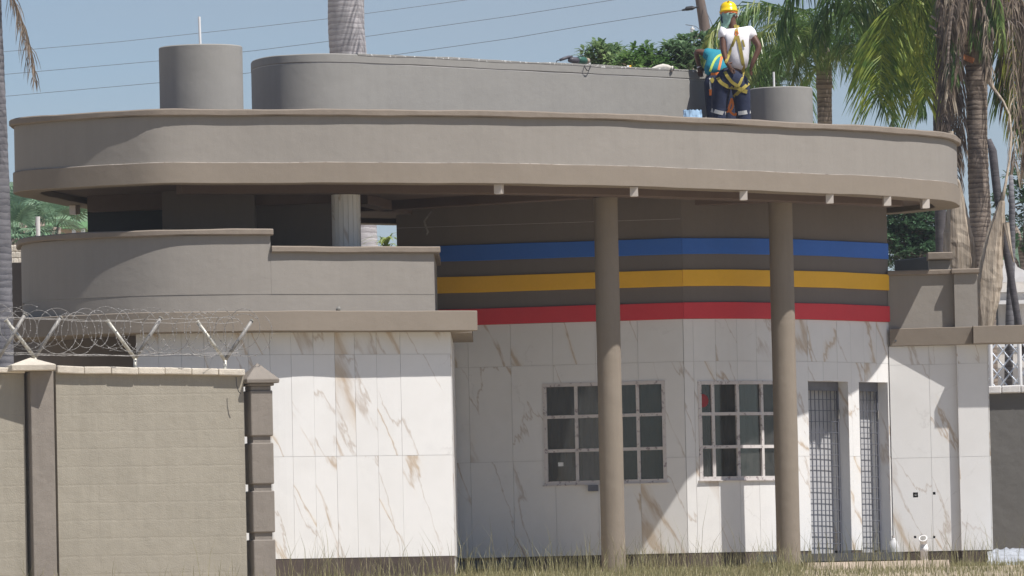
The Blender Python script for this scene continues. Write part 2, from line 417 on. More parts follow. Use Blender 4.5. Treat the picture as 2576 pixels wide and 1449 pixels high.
class Path:
    """plan curve with arc length and outward (camera-side) normal"""
    def __init__(s, pts, closed=False, smooth=True, step=.08):
        s.closed = closed
        s.p = catmull(pts, closed, step) if smooth else [Vector(p) for p in pts]
        if closed: s.p.append(s.p[0].copy())
        s.u = [0.0]
        for i in range(1, len(s.p)): s.u.append(s.u[-1] + (s.p[i] - s.p[i - 1]).length)
        s.L = s.u[-1]; s.ua = np.array(s.u)
        s.nn = []
        m = len(s.p)
        for i in range(m):
            if closed: t = s.p[(i + 1) % (m - 1)] - s.p[(i - 1) % (m - 1)]
            else: t = s.p[min(i + 1, m - 1)] - s.p[max(i - 1, 0)]
            t = t.normalized(); s.nn.append(Vector((t.y, -t.x)))
    def at(s, u, d=0.0):
        u = min(max(u, 0), s.L)
        i = int(min(max(np.searchsorted(s.ua, u) - 1, 0), len(s.p) - 2))
        f = (u - s.u[i]) / max(1e-9, s.u[i + 1] - s.u[i])
        p = s.p[i].lerp(s.p[i + 1], f); n = s.nn[i].lerp(s.nn[i + 1], f).normalized()
        return p + n * d
    def find(s, px, py, d=0.0):
        best = None
        for k in range(401):
            u = s.L * k / 400; q = s.at(u, d); e = abs(at(px, py, q.y).x - q.x)
            if best is None or e < best[0]: best = (e, u)
        lo, hi = max(0, best[1] - s.L / 400), min(s.L, best[1] + s.L / 400)
        for k in range(41):
            u = lo + (hi - lo) * k / 40; q = s.at(u, d); e = abs(at(px, py, q.y).x - q.x)
            if e < best[0]: best = (e, u)
        return best[1]

def plan(pts, py): return [Vector((at(px, py, Y).x, Y)) for (px, Y) in pts]

_ph = [random.uniform(0, 6.28) for _ in range(12)]
def wob(u, k=0): return (math.sin(u * 1.9 + _ph[k]) + .6 * math.sin(u * 4.3 + _ph[k + 1]) + .22 * math.sin(u * 9.1 + _ph[k + 2])) / 1.8

def sweep(path, section, name, mat, parent=None, u0=None, u1=None, wobz=0.0, wobd=0.0, step=.08, seed=0, smooth=True, **kw):
    """section: closed list of (outward offset, z), counter-clockwise when u runs away from the viewer"""
    closed = path.closed and u0 is None
    a = 0 if u0 is None else u0; b = path.L if u1 is None else u1
    n = max(2, int((b - a) / step)); us = [a + (b - a) * i / n for i in range(n + (0 if closed else 1))]
    V = []; F = []; m = len(section)
    for u in us:
        for j, (d, z) in enumerate(section):
            zc = .5 * (min(s_[1] for s_ in section) + max(s_[1] for s_ in section)); q = path.at(u, d + (wobd * .5 * wob(u, seed % 8) if d > -.03 else 0)); V.append((q.x, q.y, z + wobz * wob(u * 1.6, (seed + (3 if z > zc else 0)) % 8)))
    N = len(us)
    for i in range(N if closed else N - 1):
        i2 = (i + 1) % N
        for j in range(m):
            j2 = (j + 1) % m
            F.append((i * m + j, i2 * m + j, i2 * m + j2, i * m + j2))
    if not closed: F.append(tuple(range(m))); F.append(tuple((N - 1) * m + j for j in range(m - 1, -1, -1)))
    o = mesh_obj(name, V, F, mat, parent, **kw)
    bm = bmesh.new(); bm.from_mesh(o.data); bmesh.ops.recalc_face_normals(bm, faces=bm.faces); bm.to_mesh(o.data); bm.free()
    if smooth: shade_auto(o)
    return o

def rrect(d0, d1, z0, z1, r=.012):
    """rounded rectangle section"""
    return [(d1 - r, z0), (d1, z0 + r), (d1, z1 - r), (d1 - r, z1), (d0 + r, z1), (d0, z1 - r), (d0, z0 + r), (d0 + r, z0)]

def wbox(g, path, ua, ub, z0, z1, d0, d1, step=.12):
    n = max(1, int(math.ceil((ub - ua) / step))); k = 0
    V = []; F = []
    for i in range(n + 1):
        u = ua + (ub - ua) * i / n
        for (d, z) in ((d1, z0), (d1, z1), (d0, z1), (d0, z0)):
            q = path.at(u, d); V.append((q.x, q.y, z))
    for i in range(n):
        for j in range(4):
            j2 = (j + 1) % 4; F.append((i * 4 + j, (i + 1) * 4 + j, (i + 1) * 4 + j2, i * 4 + j2))
    F.append((3, 2, 1, 0)); F.append((n * 4, n * 4 + 1, n * 4 + 2, n * 4 + 3))
    g.add(V, F)

def cut(rect, holes):
    out = [rect]
    for (a, b, c, d) in holes:
        nxt = []
        for (u0, u1, z0, z1) in out:
            if b <= u0 or a >= u1 or d <= z0 or c >= z1: nxt.append((u0, u1, z0, z1)); continue
            if c > z0: nxt.append((u0, u1, z0, c))
            if d < z1: nxt.append((u0, u1, d, z1))
            zz0, zz1 = max(z0, c), min(z1, d)
            if a > u0: nxt.append((u0, a, zz0, zz1))
            if b < u1: nxt.append((b, u1, zz0, zz1))
        out = nxt
    return [r for r in out if r[1] - r[0] > .004 and r[3] - r[2] > .004]

def tile_wall(path, us, zs, holes, parent, thick=.012, gap=.003, jit=.0012):
    """individual marble tiles hung on a wall path"""
    for i in range(len(us) - 1):
        for j in range(len(zs) - 1):
            g = Geo(); d = random.uniform(-jit, jit)
            for (a, b, c, e) in cut((us[i] + gap / 2, us[i + 1] - gap / 2, zs[j] + gap / 2, zs[j + 1] - gap / 2), holes):
                wbox(g, path, a, b, c, e, 0.001, thick + d)
            if g.V: g.obj('tile', 'marble', parent)

def skin_mesh(pts, edges, radii, root=0, sub=1):
    me = bpy.data.meshes.new('tmp'); me.from_pydata([tuple(p) for p in pts], edges, [])
    o = bpy.data.objects.new('tmp', me); COL.objects.link(o)
    s = o.modifiers.new('s', 'SKIN'); s.use_smooth_shade = True
    for i, v in enumerate(me.skin_vertices[0].data):
        r = radii[i]; v.radius = r if isinstance(r, tuple) else (r, r); v.use_root = (i == root)
    ss = o.modifiers.new('u', 'SUBSURF'); ss.levels = sub; ss.render_levels = sub
    dg = bpy.context.evaluated_depsgraph_get(); dg.update()
    ev = o.evaluated_get(dg); m2 = ev.to_mesh()
    V = [v.co.copy() for v in m2.vertices]; F = [tuple(p.vertices) for p in m2.polygons]
    ev.to_mesh_clear(); bpy.data.objects.remove(o); bpy.data.meshes.remove(me)
    return V, F

# ================================================================== SETTING: ground, hills
def gz(y):
    if y < 78: return -1.6 + 1.8 * max(y, -60) / 78
    if y < 85: return .2 + .1 * (y - 78) / 7
    return .3
ys = [-60, -20, 0, 20, 40, 55, 62, 68, 72, 76, 78, 80, 82, 84, 86, 90, 95, 105, 120, 150, 200, 300, 500, 900, 2000, 5000]
xs = [-4000, -1000, -400, -150, -60, -25, -12, -8, -4, 0, 4, 8, 12, 25, 60, 150, 400, 1000, 4000]
V = []; F = []
for y in ys:
    for x in xs: V.append((x, y, gz(y) + (random.uniform(-.02, .02) if 20 < y < 76 else 0)))
n = len(xs)
for i in range(len(ys) - 1):
    for j in range(n - 1): F.append((i * n + j, i * n + j + 1, (i + 1) * n + j + 1, (i + 1) * n + j))
mesh_obj('ground', V, F, 'soil', kind='structure')

V = []; F = []; nx, ny = 120, 14
for j in range(ny):
    Y = 420 + 45 * j
    for i in range(nx):
        px = -2600 + 7600 * i / (nx - 1)
        x = (px - CX) * Y / FPX
        env = .55 + .38 * math.exp(-((px - 0) / 700.0) ** 2) + .36 * math.exp(-((px - 2900) / 620.0) ** 2) + .05 * math.sin(px / 210.) + .02 * math.sin(px / 53.)
        h = env * (700 * 1071 / FPX * 1.06) * math.sin(min(1, j / 7.0) * math.pi / 2) * (1 if j < 8 else 1 - .06 * (j - 7))
        V.append((x, Y, .3 + h + random.uniform(-.8, .8)))
for j in range(ny - 1):
    for i in range(nx - 1): F.append((j * nx + i, j * nx + i + 1, (j + 1) * nx + i + 1, (j + 1) * nx + i))
mesh_obj('hill', V, F, 'hill', kind='structure', smooth=True)

# ================================================================== GATEHOUSE
gh = empty('gatehouse', (0, 86, .3), 'taupe gatehouse with oval canopy roof, marble tiled walls and blue, yellow and red bands', 'building')
rk = {36: 1.0160, 43: 1.0130, 72: 1.0100, 130: 1.0068, 210: 1.0038, 300: 1.0014, 400: 1.0, 600: 1.0035, 900: 1.009, 1288: 1.0195, 1500: 1.028, 1760: 1.042,
      2000: 1.0575, 2200: 1.0705, 2320: 1.082, 2380: 1.0905, 2402: 1.100}
front = [(k, 80 * v) for k, v in rk.items()]
back = [(2401, 88.75), (2337, 89.4), (2241, 89.9), (2000, 90.6), (1500, 90.9), (960, 89.85), (600, 88.2), (220, 84.75), (140, 83.5), (100, 82.8), (50, 81.8)]
outl = Path(plan(front + back, 380), closed=True, step=.12)
UT = 5.837
sweep(outl, rrect(-.16, .055, 5.757, UT, .014), 'canopy_coping', 'lip', gh, wobz=.007, wobd=.007, step=.1)
sweep(outl, [(0, 5.205), (0, 5.757), (-.14, 5.757), (-.14, 5.205)], 'canopy_fascia', 'fascia', gh, wobd=.004, step=.1, seed=2)
sweep(outl, rrect(-.30, .022, 4.963, 5.206, .006), 'canopy_edge_beam', 'band', gh, wobz=.004, wobd=.003, step=.1, seed=3)
sweep(outl, [(.0, 5.2065), (.020, 5.2065), (.014, 5.2105), (.0, 5.2105)], 'band_lit_edge', 'edge', gh, wobz=.004, seed=3, step=.1)  # thin strip coloured pale for the sun-caught top of the edge beam
# roof deck and soffit slab
ds = [outl.at(outl.L * i / 200, -.15) for i in range(200)]
g = Geo()
for (za, zb) in ((5.03, 5.64),):
    k = len(ds)
    V = [(p.x, p.y, za) for p in ds] + [(p.x, p.y, zb) for p in ds]
    g.add(V, [tuple(range(k - 1, -1, -1)), tuple(range(k, 2 * k))] + [(i, (i + 1) % k, k + (i + 1) % k, k + i) for i in range(k)])
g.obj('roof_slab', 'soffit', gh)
def can(px):      # canopy front depth at a pixel column
    ks = sorted(rk); return 80 * float(np.interp(px, ks, [rk[k] for k in ks]))
rb = Path(plan([(px, can(px) + 1.15) for px in (450, 700, 1000, 1288, 1500, 1760, 1963, 2120, 2250)], 495))
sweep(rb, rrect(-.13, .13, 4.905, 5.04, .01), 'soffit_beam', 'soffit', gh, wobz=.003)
for a_, b_ in (((905, 85.9), (1525, 83.9)), ((1010, 87.6), (1963, 85.75)), ((905, 84.2), (1100, 88.6))):
    pth = Path(plan([a_, b_], 510), smooth=False)
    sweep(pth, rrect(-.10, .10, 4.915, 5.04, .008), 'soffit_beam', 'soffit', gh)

frp = Path(plan(front, 380))
# square lamps under the canopy edge
for px, py in ((1255, 475), (1595, 482), (1870, 489), (2087, 497), (2231, 509), (2327, 519), (188, 518)):
    if px == 188:
        c = at(px, py, 83.9); az = -.6
    else:
        u = frp.find(px, 470); q = frp.at(u, -.10); nrm = frp.at(u, 1) - frp.at(u, 0)
        az = math.atan2(nrm.x, -nrm.y) - R(45); c = Vector((at(px, py, q.y).x, q.y, 4.905))
    lamp = Geo().box((c.x, c.y, 4.906), (.095, .095, .112), rz=az).obj('square_lamp', 'lampbox', gh)
    Geo().box((c.x, c.y, 4.8485), (.075, .075, .003), rz=az).obj('diffuser', 'white', lamp)

# ---- left block
blk = [(52, 81.6), (62, 81.25), (100, 80.88), (180, 80.52), (300, 80.24), (400, 80.13), (500, 80.18), (690, 80.46), (850, 80.85), (1000, 81.18), (1132, 81.5)]
bp_ = Path(plan(blk, 900))
pp = Path(plan([(55, 82.6), (56, 81.8), (66, 81.28), (102, 80.9), (180, 80.55), (300, 80.27), (400, 80.17), (500, 80.22), (690, 80.50), (850, 80.9), (1000, 81.25), (1092, 81.47)], 680))
uS = pp.find(680, 610)
JL = 3.655
sweep(pp, [(0, 3.449), (0, JL), (-.2, JL), (-.2, 3.449)], 'lower_parapet_wall', 'fascia', gh, wobd=.003)
sweep(pp, [(.004, JL + .006), (.004, 4.355), (-.2, 4.355), (-.2, JL + .006)], 'parapet_wall', 'fascia', gh, u1=uS, wobd=.003, seed=1)
sweep(pp, [(.004, JL + .006), (.004, 4.15), (-.2, 4.15), (-.2, JL + .006)], 'parapet_wall', 'fascia', gh, u0=uS + .001, wobd=.003, seed=2)
sweep(pp, [(-.006, JL - .002), (-.006, JL + .008), (-.19, JL + .008), (-.19, JL - .002)], 'groove_strip', 'grout', gh)
sweep(pp, rrect(-.24, .06, 4.355, 4.43, .014), 'parapet_coping', 'lip', gh, u1=uS + .02, wobz=.006, wobd=.005)
ppx = Path([p.copy() for p in pp.p] + [pp.at(pp.L) + (pp.p[-1] - pp.p[-2]).normalized() * .06], smooth=False)
sweep(ppx, rrect(-.24, .06, 4.15, 4.228, .014), 'parapet_coping', 'lip', gh, u0=uS - .0, wobz=.005, wobd=.005, seed=3)
# return wall of the parapet on the right and left
e = pp.at(pp.L); 
Geo().box((e.x - .1, e.y + 1.6, 3.8), (.2, 2.8, .7)).obj('parapet_return', 'fascia', gh)
Geo().box((e.x - .1, e.y + 1.6, 4.19), (.3, 2.8, .078)).obj('parapet_coping', 'lip', gh)
# cornice with its end return
cor = [(44, 81.8)] + blk[:-1] + [(1132, 81.5)]
cp = Path(plan(cor, 810)); ce = cp.at(cp.L); ct = (cp.p[-1] - cp.p[-3]).normalized()
cpx = Path([p.copy() for p in cp.p] + [ce + ct * .22], smooth=False)
sweep(cpx, rrect(-.5, .285, 3.21, 3.45, .008), 'cornice', 'band', gh, wobz=.003, wobd=.003)
Geo().box((ce.x + ct.x * .33 - .30, ce.y + 1.9, 3.33), (.52, 3.0, .24)).obj('cornice_return', 'band', gh)
# block wall, marble cladding, plinth
bw = empty('block_wall', (bp_.at(bp_.L).x, bp_.at(bp_.L).y, .3), None, None); attach(bw, gh); bw.location = (bp_.at(bp_.L).x, bp_.at(bp_.L).y, .3)
uM = bp_.find(343, 880)
g = Geo(); wbox(g, bp_, uM, bp_.L, .3, 3.21, -.25, 0.0); 
we = bp_.at(bp_.L)
g.box((we.x - .12, we.y + 2.6, 1.75), (.24, 4.8, 2.9)); g.obj('backing_wall', 'grout', bw)
u6 = [bp_.find(px, 1000) for px in (733, 789, 843, 893, 948, 1008)]
us = [uM + (u6[0] - uM) * i / 7 for i in range(7)] + u6 + [bp_.L]
tile_wall(bp_, us, [.54, 1.742, 2.945, 3.209], [], bw)
side = Path([we + Vector((0.001, -.012)), we + Vector((0.001, 4.9))], smooth=False)   # right flank, outward = +x
tile_wall(side, [0, .6, 1.2, 1.8, 2.4, 3.0, 3.6, 4.2, 4.9], [.54, 1.742, 2.945, 3.209], [], bw)
g = Geo(); wbox(g, bp_, uM, bp_.L, .2, .539, 0.0, .008); g.obj('plinth', 'plinth', bw)
rec = Path(plan([(60, 82.6), (100, 82.0), (200, 81.5), (343, 81.3)], 900))
g = Geo(); wbox(g, rec, 0, rec.L, .3, 3.3, -.2, 0); g.obj('recessed_wall', 'wallup', gh)
q = at(40, 700, 82.2); Geo().box((q.x, 82.6, 2.2), (.3, .3, 4.0)).obj('end_pier', 'wallup', gh)

# ---- dark rooms behind the left parapet
def vwall(pts, z0, z1, name, mat, py=540):
    p = Path(plan(pts, py), smooth=False); g = Geo(); wbox(g, p, 0, p.L, z0, z1, -.2, 0, step=9); return g.obj(name, mat, gh)
vwall([(220, 83.6), (412, 83.4)], 3.3, 5.03, 'inner_wall', 'shadeblack')  # shade of the recess is put in as black colour
vwall([(408, 82.6), (640, 82.5)], 3.3, 5.03, 'inner_wall', 'wallup')
vwall([(628, 83.1), (842, 83.0)], 3.3, 5.03, 'inner_wall', 'wallup')
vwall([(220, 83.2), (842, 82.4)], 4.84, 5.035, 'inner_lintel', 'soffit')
q = at(220, 540, 83.6); Geo().box((q.x + .1, 84.9, 4.1), (.2, 2.6, 1.9)).obj('inner_wall', 'wallup', gh)
q = at(842, 540, 83.6); Geo().box((q.x - .1, 84.9, 4.1), (.2, 3.6, 1.9)).obj('inner_wall', 'wallup', gh)

# ---- columns
def column(px, py, Y, dia, z0, name='column', mat='column'):
    c = at(px, py, Y); r = dia / 2
    prof = [(r * (1 + .012 * wob(z * 2, 3)), z) for z in np.linspace(z0, 4.91, 26)]
    o = Geo().lathe((c.x, Y, 0), prof, 40).obj(name, mat, gh, smooth=True); return shade_auto(o)
column(1532, 900, 83.9, .296, .1)
column(1972, 900, 85.75, .300, .1)
c = at(871, 555, 82.1); mc = empty('marble_column', (c.x, 82.1, 3.3), None, None); attach(mc, gh); mc.location = (c.x, 82.1, 3.3)
for k in range(18):
    a0, a1 = 2 * math.pi * (k + .04) / 18, 2 * math.pi * (k + .96) / 18
    P = [(c.x + rr * math.cos(a), 82.1 + rr * math.sin(a)) for rr, a in ((.174, a0), (.174, a1), (.155, a1), (.155, a0))]
    mesh_obj('tile_strip', [(x, y, z) for z in (3.3, 4.91) for (x, y) in P], [(0, 1, 5, 4), (1, 2, 6, 5), (2, 3, 7, 6), (3, 0, 4, 7), (0, 3, 2, 1), (4, 5, 6, 7)], 'marble', mc)
Geo().lathe((c.x, 82.1, 0), [(.163, 3.3), (.163, 4.91)], 18).obj('column_core', 'grout', mc)

# ---- banded walls A (flat, left) and B (curved, right)
PA = Path(plan([(1007, 86.7), (1722, 86.0)], 1000), smooth=False)
PB = Path(plan([(1722, 86.0), (1850, 86.26), (1994, 86.85), (2120, 87.6), (2240, 88.5)], 1000))
PB.p[0] = PA.p[-1].copy()
PAx = Path([PA.p[0], PA.p[-1] + (PA.p[-1] - PA.p[0]).normalized() * .016], smooth=False)
zj = [.54, 1.745, 2.95, 3.485]
def opening(path, x0, x1, y0, y1):
    ua, ub = path.find(x0, (y0 + y1) / 2), path.find(x1, (y0 + y1) / 2); q = path.at((ua + ub) / 2)
    xm = (x0 + x1) / 2
    return (ua, ub, zat(xm, y1, q.y), zat(xm, y0, q.y))
wA = opening(PA, 1368, 1676, 961, 1217)
wB = opening(PB, 1757, 1988, 958, 1207)
d1 = opening(PB, 2035, 2137, 958, 1402); d2 = opening(PB, 2163, 2237, 960, 1402)
d1 = (d1[0], d1[1], .44, d1[3]); d2 = (d2[0], min(d2[1], PB.L - .02), .44, d2[3])
fw = empty('front_wall', (PA.p[-1].x, 86, .3), None, None); attach(fw, gh); fw.location = (PA.p[-1].x, 86, .3)
for path, holes, u_end in ((PA, [wA], 0), (PB, [wB, d1, d2], 0)):
    g = Geo()
    for r_ in cut((0, path.L, .3, 5.035), holes):
        wbox(g, path, r_[0], r_[1], r_[2], r_[3], -.22, 0)
    g.obj('backing_wall', 'grout', fw)
    pz = PAx if path is PA else path
    g = Geo(); wbox(g, pz, 0, pz.L, 3.486, 5.03, .0005, .010); g.obj('upper_render', 'wallup', fw)
    g = Geo()
    for r_ in cut((0, path.L, .22, .538), holes): wbox(g, path, r_[0], r_[1], r_[2], r_[3], .0005, .006)
    g.obj('plinth', 'plinth', fw)
    for nm, mt, z0, z1 in (('blue_band', 'blue', 4.302, 4.504), ('yellow_band', 'yellow', 3.898, 4.105), ('red_band', 'red', 3.487, 3.693)):
        a, b = (0.0, pz.L) if path is PA else (0.0, path.L - .03)
        sweep(pz, rrect(.011, .042, z0, z1, .005), nm, mt, gh, u0=a, u1=b, wobz=.0025, seed=len(nm))
usA = [0.0]
for px in (1075, 1185, 1292, 1398, 1505, 1612): usA.append(PA.find(px, 1200))
usA.append(PA.L)
tile_wall(PA, usA, zj, [wA], fw)
usB = [0.0, PB.find(1751, 1200)]
while usB[-1] + .42 < PB.L: usB.append(usB[-1] + .302)
usB.append(PB.L)
tile_wall(PB, usB, zj, [wB, d1, d2], fw)
# faint joint line in the upper render
g = Geo(); wbox(g, PA, 0, PA.L, 4.745, 4.749, .0101, .0108); g.obj('render_crack', 'grout', fw)
# A's left end return + room shell behind the walls
ea = PA.at(0); Geo().box((ea.x + .1, ea.y + 1.35, 2.66), (.2, 2.3, 4.74)).obj('side_wall', 'wallup', gh)
eb = PB.at(PB.L)
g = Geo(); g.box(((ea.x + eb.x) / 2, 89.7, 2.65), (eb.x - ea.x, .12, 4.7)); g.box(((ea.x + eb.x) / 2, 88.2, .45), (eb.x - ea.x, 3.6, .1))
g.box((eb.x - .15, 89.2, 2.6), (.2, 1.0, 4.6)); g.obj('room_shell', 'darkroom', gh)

# ---- windows
def window(path, w, cols, rows, name, label):
    ua, ub, z0, z1 = w
    wd = empty(name, (path.at((ua + ub) / 2).x, path.at((ua + ub) / 2).y, z0), None, None); attach(wd, gh)
    wd.location = (path.at((ua + ub) / 2).x, path.at((ua + ub) / 2).y, z0); wd['label'] = label
    t = .045
    for (a, b, c, d) in ((ua, ub, z0, z0 + t), (ua, ub, z1 - t, z1), (ua, ua + t, z0 + t, z1 - t), (ub - t, ub, z0 + t, z1 - t)):
        g = Geo(); wbox(g, path, a, b, c, d, -.05, .022); g.obj('frame', 'winframe', wd)
    m = .02
    for c_ in cols[1:-1]:
        g = Geo(); wbox(g, path, c_ - m, c_ + m, z0 + t, z1 - t, -.04, .012); g.obj('mullion', 'winframe', wd)
    for r_ in rows[1:-1]:
        for i in range(len(cols) - 1):
            g = Geo(); wbox(g, path, (cols[i] + m if i else ua + t), (cols[i + 1] - m if i < len(cols) - 2 else ub - t), r_ - m, r_ + m, -.038, .010); g.obj('transom', 'winframe', wd)
    for i in range(len(cols) - 1):
        for j in range(len(rows) - 1):
            g = Geo()
            wbox(g, path, cols[i] + .015, cols[i + 1] - .015, rows[j] + .015, rows[j + 1] - .015, -.026, -.021, step=9); g.obj('pane', 'glass', wd)
    g = Geo(); wbox(g, path, ua - .02, ub + .02, z0 - .012, z0 - .001, .0, .045); g.obj('sill', 'winframe', wd)
    g = Geo()   # curtain hanging inside
    V = []; F = []; n = 60
    for i in range(n + 1):
        u = ua + (ub - ua) * i / n
        for z in (z0, z1):
            q = path.at(u, -.45 + .03 * math.sin(i * 1.7) + .02 * math.sin(i * .6)); V.append((q.x, q.y, z))
    F = [(2 * i, 2 * i + 2, 2 * i + 3, 2 * i + 1) for i in range(n)]
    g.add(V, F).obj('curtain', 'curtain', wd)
    return wd
zr = lambda w: [w[2] + (w[3] - w[2]) * k for k in (0, .335, .668, 1)]
colsA = [wA[0]] + [PA.find(p, 1100) for p in (1451, 1529, 1606)] + [wA[1]]
colsB = [wB[0]] + [PB.find(p, 1100) for p in (1795, 1857, 1918)] + [wB[1]]
wa = window(PA, wA, colsA, zr(wA), 'window', 'window of twelve panes behind the left column')
wb = window(PB, wB, colsB, zr(wB), 'window', 'window of twelve panes beside the right column')
q = PA.at(PA.find(1411, 1168), -.018); z = zat(1411, 1168, q.y); Geo().box((q.x, q.y, z), (.075, .003, .05)).obj('sticker', 'card', wa)
q = PB.at(PB.find(1768, 1008), -.018); z = zat(1771, 1008, q.y)
Geo().lathe((q.x, q.y, z), [(.075, 0), (.085, .003), (.085, .006), (.075, .009)], 24, axis=(.45, -1, 0)).obj('red_disc', 'reddisc', wb)
# meter box below window A, half hidden by the column
q = PA.at(PA.find(1494, 1228), .05); z = zat(1494, 1228, q.y); Geo().box((q.x, q.y, z), (.13, .06, .075)).obj('cable_box', 'steel', gh)

# ---- grille doors
def grille(path, w, name, rusty):
    ua, ub, z0, z1 = w
    q = path.at((ua + ub) / 2); dr = empty(name, (q.x, q.y, z0), None, None); attach(dr, gh); dr.location = (q.x, q.y, z0)
    dr['label'] = 'barred grey steel gate with rusty hinge side' if rusty else 'barred grey steel gate in wider doorway'
    # white reveals
    for (a, b) in ((ua, ua + .006), (ub - .006, ub)):
        g = Geo(); wbox(g, path, a, b, z0 + .1, z1, -.30, .012); g.obj('reveal', 'marble', dr)
    g = Geo(); wbox(g, path, ua, ub, z1 - .006, z1, -.30, .012); g.obj('lintel', 'marble', dr)
    g = Geo(); wbox(g, path, ua, ub, z0 - .06, z0 - .005, -.3, .012); g.obj('threshold', 'steel', dr)
    dg = -.15
    g = Geo(); f = .025
    for (a, b, c, d) in ((ua + .008, ua + .008 + f, z0 + .03, z1 - .008), (ub - .008 - f, ub - .008, z0 + .03, z1 - .008), (ua + .008, ub - .008, z1 - .12, z1 - .008), (ua + .008, ub - .008, z0 + .03, z0 + .06)):
        wbox(g, path, a, b, c, d, dg - .012, dg + .012)
    g.obj('gate_frame', 'steel', dr)
    if rusty:
        g = Geo(); wbox(g, path, ua + .0075, ua + .02, z0 + .1, z0 + 1.35, dg + .013, dg + .016); g.obj('rust_streak', 'rust', dr)
    nb = max(4, int((ub - ua - .08) / .082))
    for i in range(nb):
        u = ua + .04 + (ub - ua - .08) * (i + .5) / nb; q = path.at(u, dg)
        Geo().tube([(q.x, q.y, z0 + .05), (q.x, q.y, z1 - .12)], .0065, 6).obj('bar', 'steel', dr)
    k = int((z1 - z0 - .2) / .142)
    for i in range(k):
        z = z1 - .12 - .142 * (i + 1) + .03
        pa, pb = path.at(ua + .03, dg + .008), path.at(ub - .03, dg + .008)
        Geo().tube([(pa.x, pa.y, z), (pb.x, pb.y, z)], .0045, 6).obj('bar', 'steel', dr)
    u = (ua + ub) / 2; du = (ub - ua)
    g = Geo(); wbox(g, path, ua + .01, ub - .01, z0 + .03, z1 - .01, -.295, -.262); g.obj('door_leaf', 'doorpanel', dr)
    q = path.at(ub - .03, dg + .02); Geo().box((q.x, q.y, z1 - .42), (.02, .02, .12), rz=.8).obj('lock', 'galvdark', dr)
grille(PB, d1, 'grille_door', False)
grille(PB, d2, 'grille_door', True)

# ---- right wing C
YC = 88.45
PC = Path(plan([(2239, YC), (2411, YC)], 1000), smooth=False)
PP = Path(plan([(2411, YC - .085), (2486, YC - .085)], 1000), smooth=False)
rw = empty('right_wing_wall', (PC.p[0].x, YC, .3), None, None); attach(rw, gh); rw.location = (PC.p[0].x, YC, .3)
hol = []
for (px, py, s) in ((2303, 1245, .065), (2350, 1241, .035), (2320, 1350, .05), (2302, 1351, .03), (2350, 1351, .03)):
    u = PC.find(px, py); zc = zat(px, py, YC); hol.append((u - s / 2, u + s / 2, zc - s / 2, zc + s / 2))
g = Geo()
for r_ in cut((0, PC.L, .3, 3.17), hol): wbox(g, PC, *r_, -.25, 0)
wbox(g, PP, 0, PP.L, .3, 3.17, -.33, 0); g.obj('backing_wall', 'grout', rw)
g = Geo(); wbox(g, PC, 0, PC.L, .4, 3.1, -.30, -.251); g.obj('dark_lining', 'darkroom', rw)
tile_wall(PC, [0, PC.find(2339, 1000), PC.L], [.51, 1.72, 2.925, 3.168], hol, rw)
tile_wall(PP, [0, PP.L], [.51, 1.72, 2.925, 3.168], [], rw)
pe = PP.at(PP.L); sp = Path([pe + Vector((.001, -.012)), pe + Vector((.001, 1.6))], smooth=False)
g = Geo(); g.box((pe.x - .05, YC + .8, 1.7), (.1, 1.6, 2.9)); g.obj('flank_wall', 'grout', rw)
tile_wall(sp, [0, .6, 1.2, 1.6], [.51, 1.72, 2.925, 3.168], [], rw)
pl = Path([PP.at(0) + Vector((.0005, .085)), PP.at(0) + Vector((.0005, -.0125))], smooth=False)
g = Geo()
V = [(p.x - .008, p.y, z) for z in (.51, 3.168) for p in (pl.p[0], pl.p[1])] + [(p.x + .004, p.y, z) for z in (.51, 3.168) for p in (pl.p[0], pl.p[1])]
mesh_obj('tile', V, [(0, 1, 3, 2), (4, 6, 7, 5), (0, 4, 5, 1), (2, 3, 7, 6), (1, 5, 7, 3), (0, 2, 6, 4)], 'marble', rw)
g = Geo(); wbox(g, PC, 0, PC.L, .2, .508, .0005, .006); wbox(g, PP, 0, PP.L, .2, .508, .0005, .006); g.obj('plinth', 'plinth', rw)
q = PC.at(PC.find(2303, 1245), -.03); Geo().lathe((q.x, q.y, zat(2303, 1245, YC)), [(.018, 0), (.018, .03)], 14, axis=(.3, -1, .1)).obj('conduit_end', 'galvdark', rw)
# cornice of the wing: overhang grows to the right, then steps forward and runs on as a beam
CPl = Path(plan([(2238, YC - .05), (2446, YC - .21)], 845), smooth=False)
CPr = Path(plan([(2449, YC - .37), (2900, YC - .37)], 845), smooth=False)
sweep(CPl, rrect(-.35, 0, 3.168, 3.395, .006), 'wing_cornice', 'band', gh, wobz=.002)
sweep(CPr, rrect(-.45, 0, 3.168, 3.395, .006), 'gate_beam', 'band', gh, wobz=.002)
PW = Path(plan([(2234, YC + .02), (2404, YC + .02)], 750), smooth=False)
PQ = Path(plan([(2401, YC - .09), (2459, YC - .09)], 750), smooth=False)
g = Geo(); wbox(g, PW, 0, PW.L, 3.396, 4.085, -.2, 0); g.obj('wing_parapet', 'fascia', gh)
g = Geo(); wbox(g, PQ, 0, PQ.L, 3.396, 4.085, -.3, 0); g.obj('wing_pier', 'fascia', gh)
sweep(PW, rrect(-.24, .05, 4.085, 4.15, .012), 'parapet_coping', 'lip', gh, wobz=.003)
sweep(Path([PQ.at(0) + Vector((-.03, 0)), PQ.at(PQ.L) + Vector((.03, 0))], smooth=False), rrect(-.34, .05, 4.085, 4.152, .012), 'parapet_coping', 'lip', gh, wobz=.003)
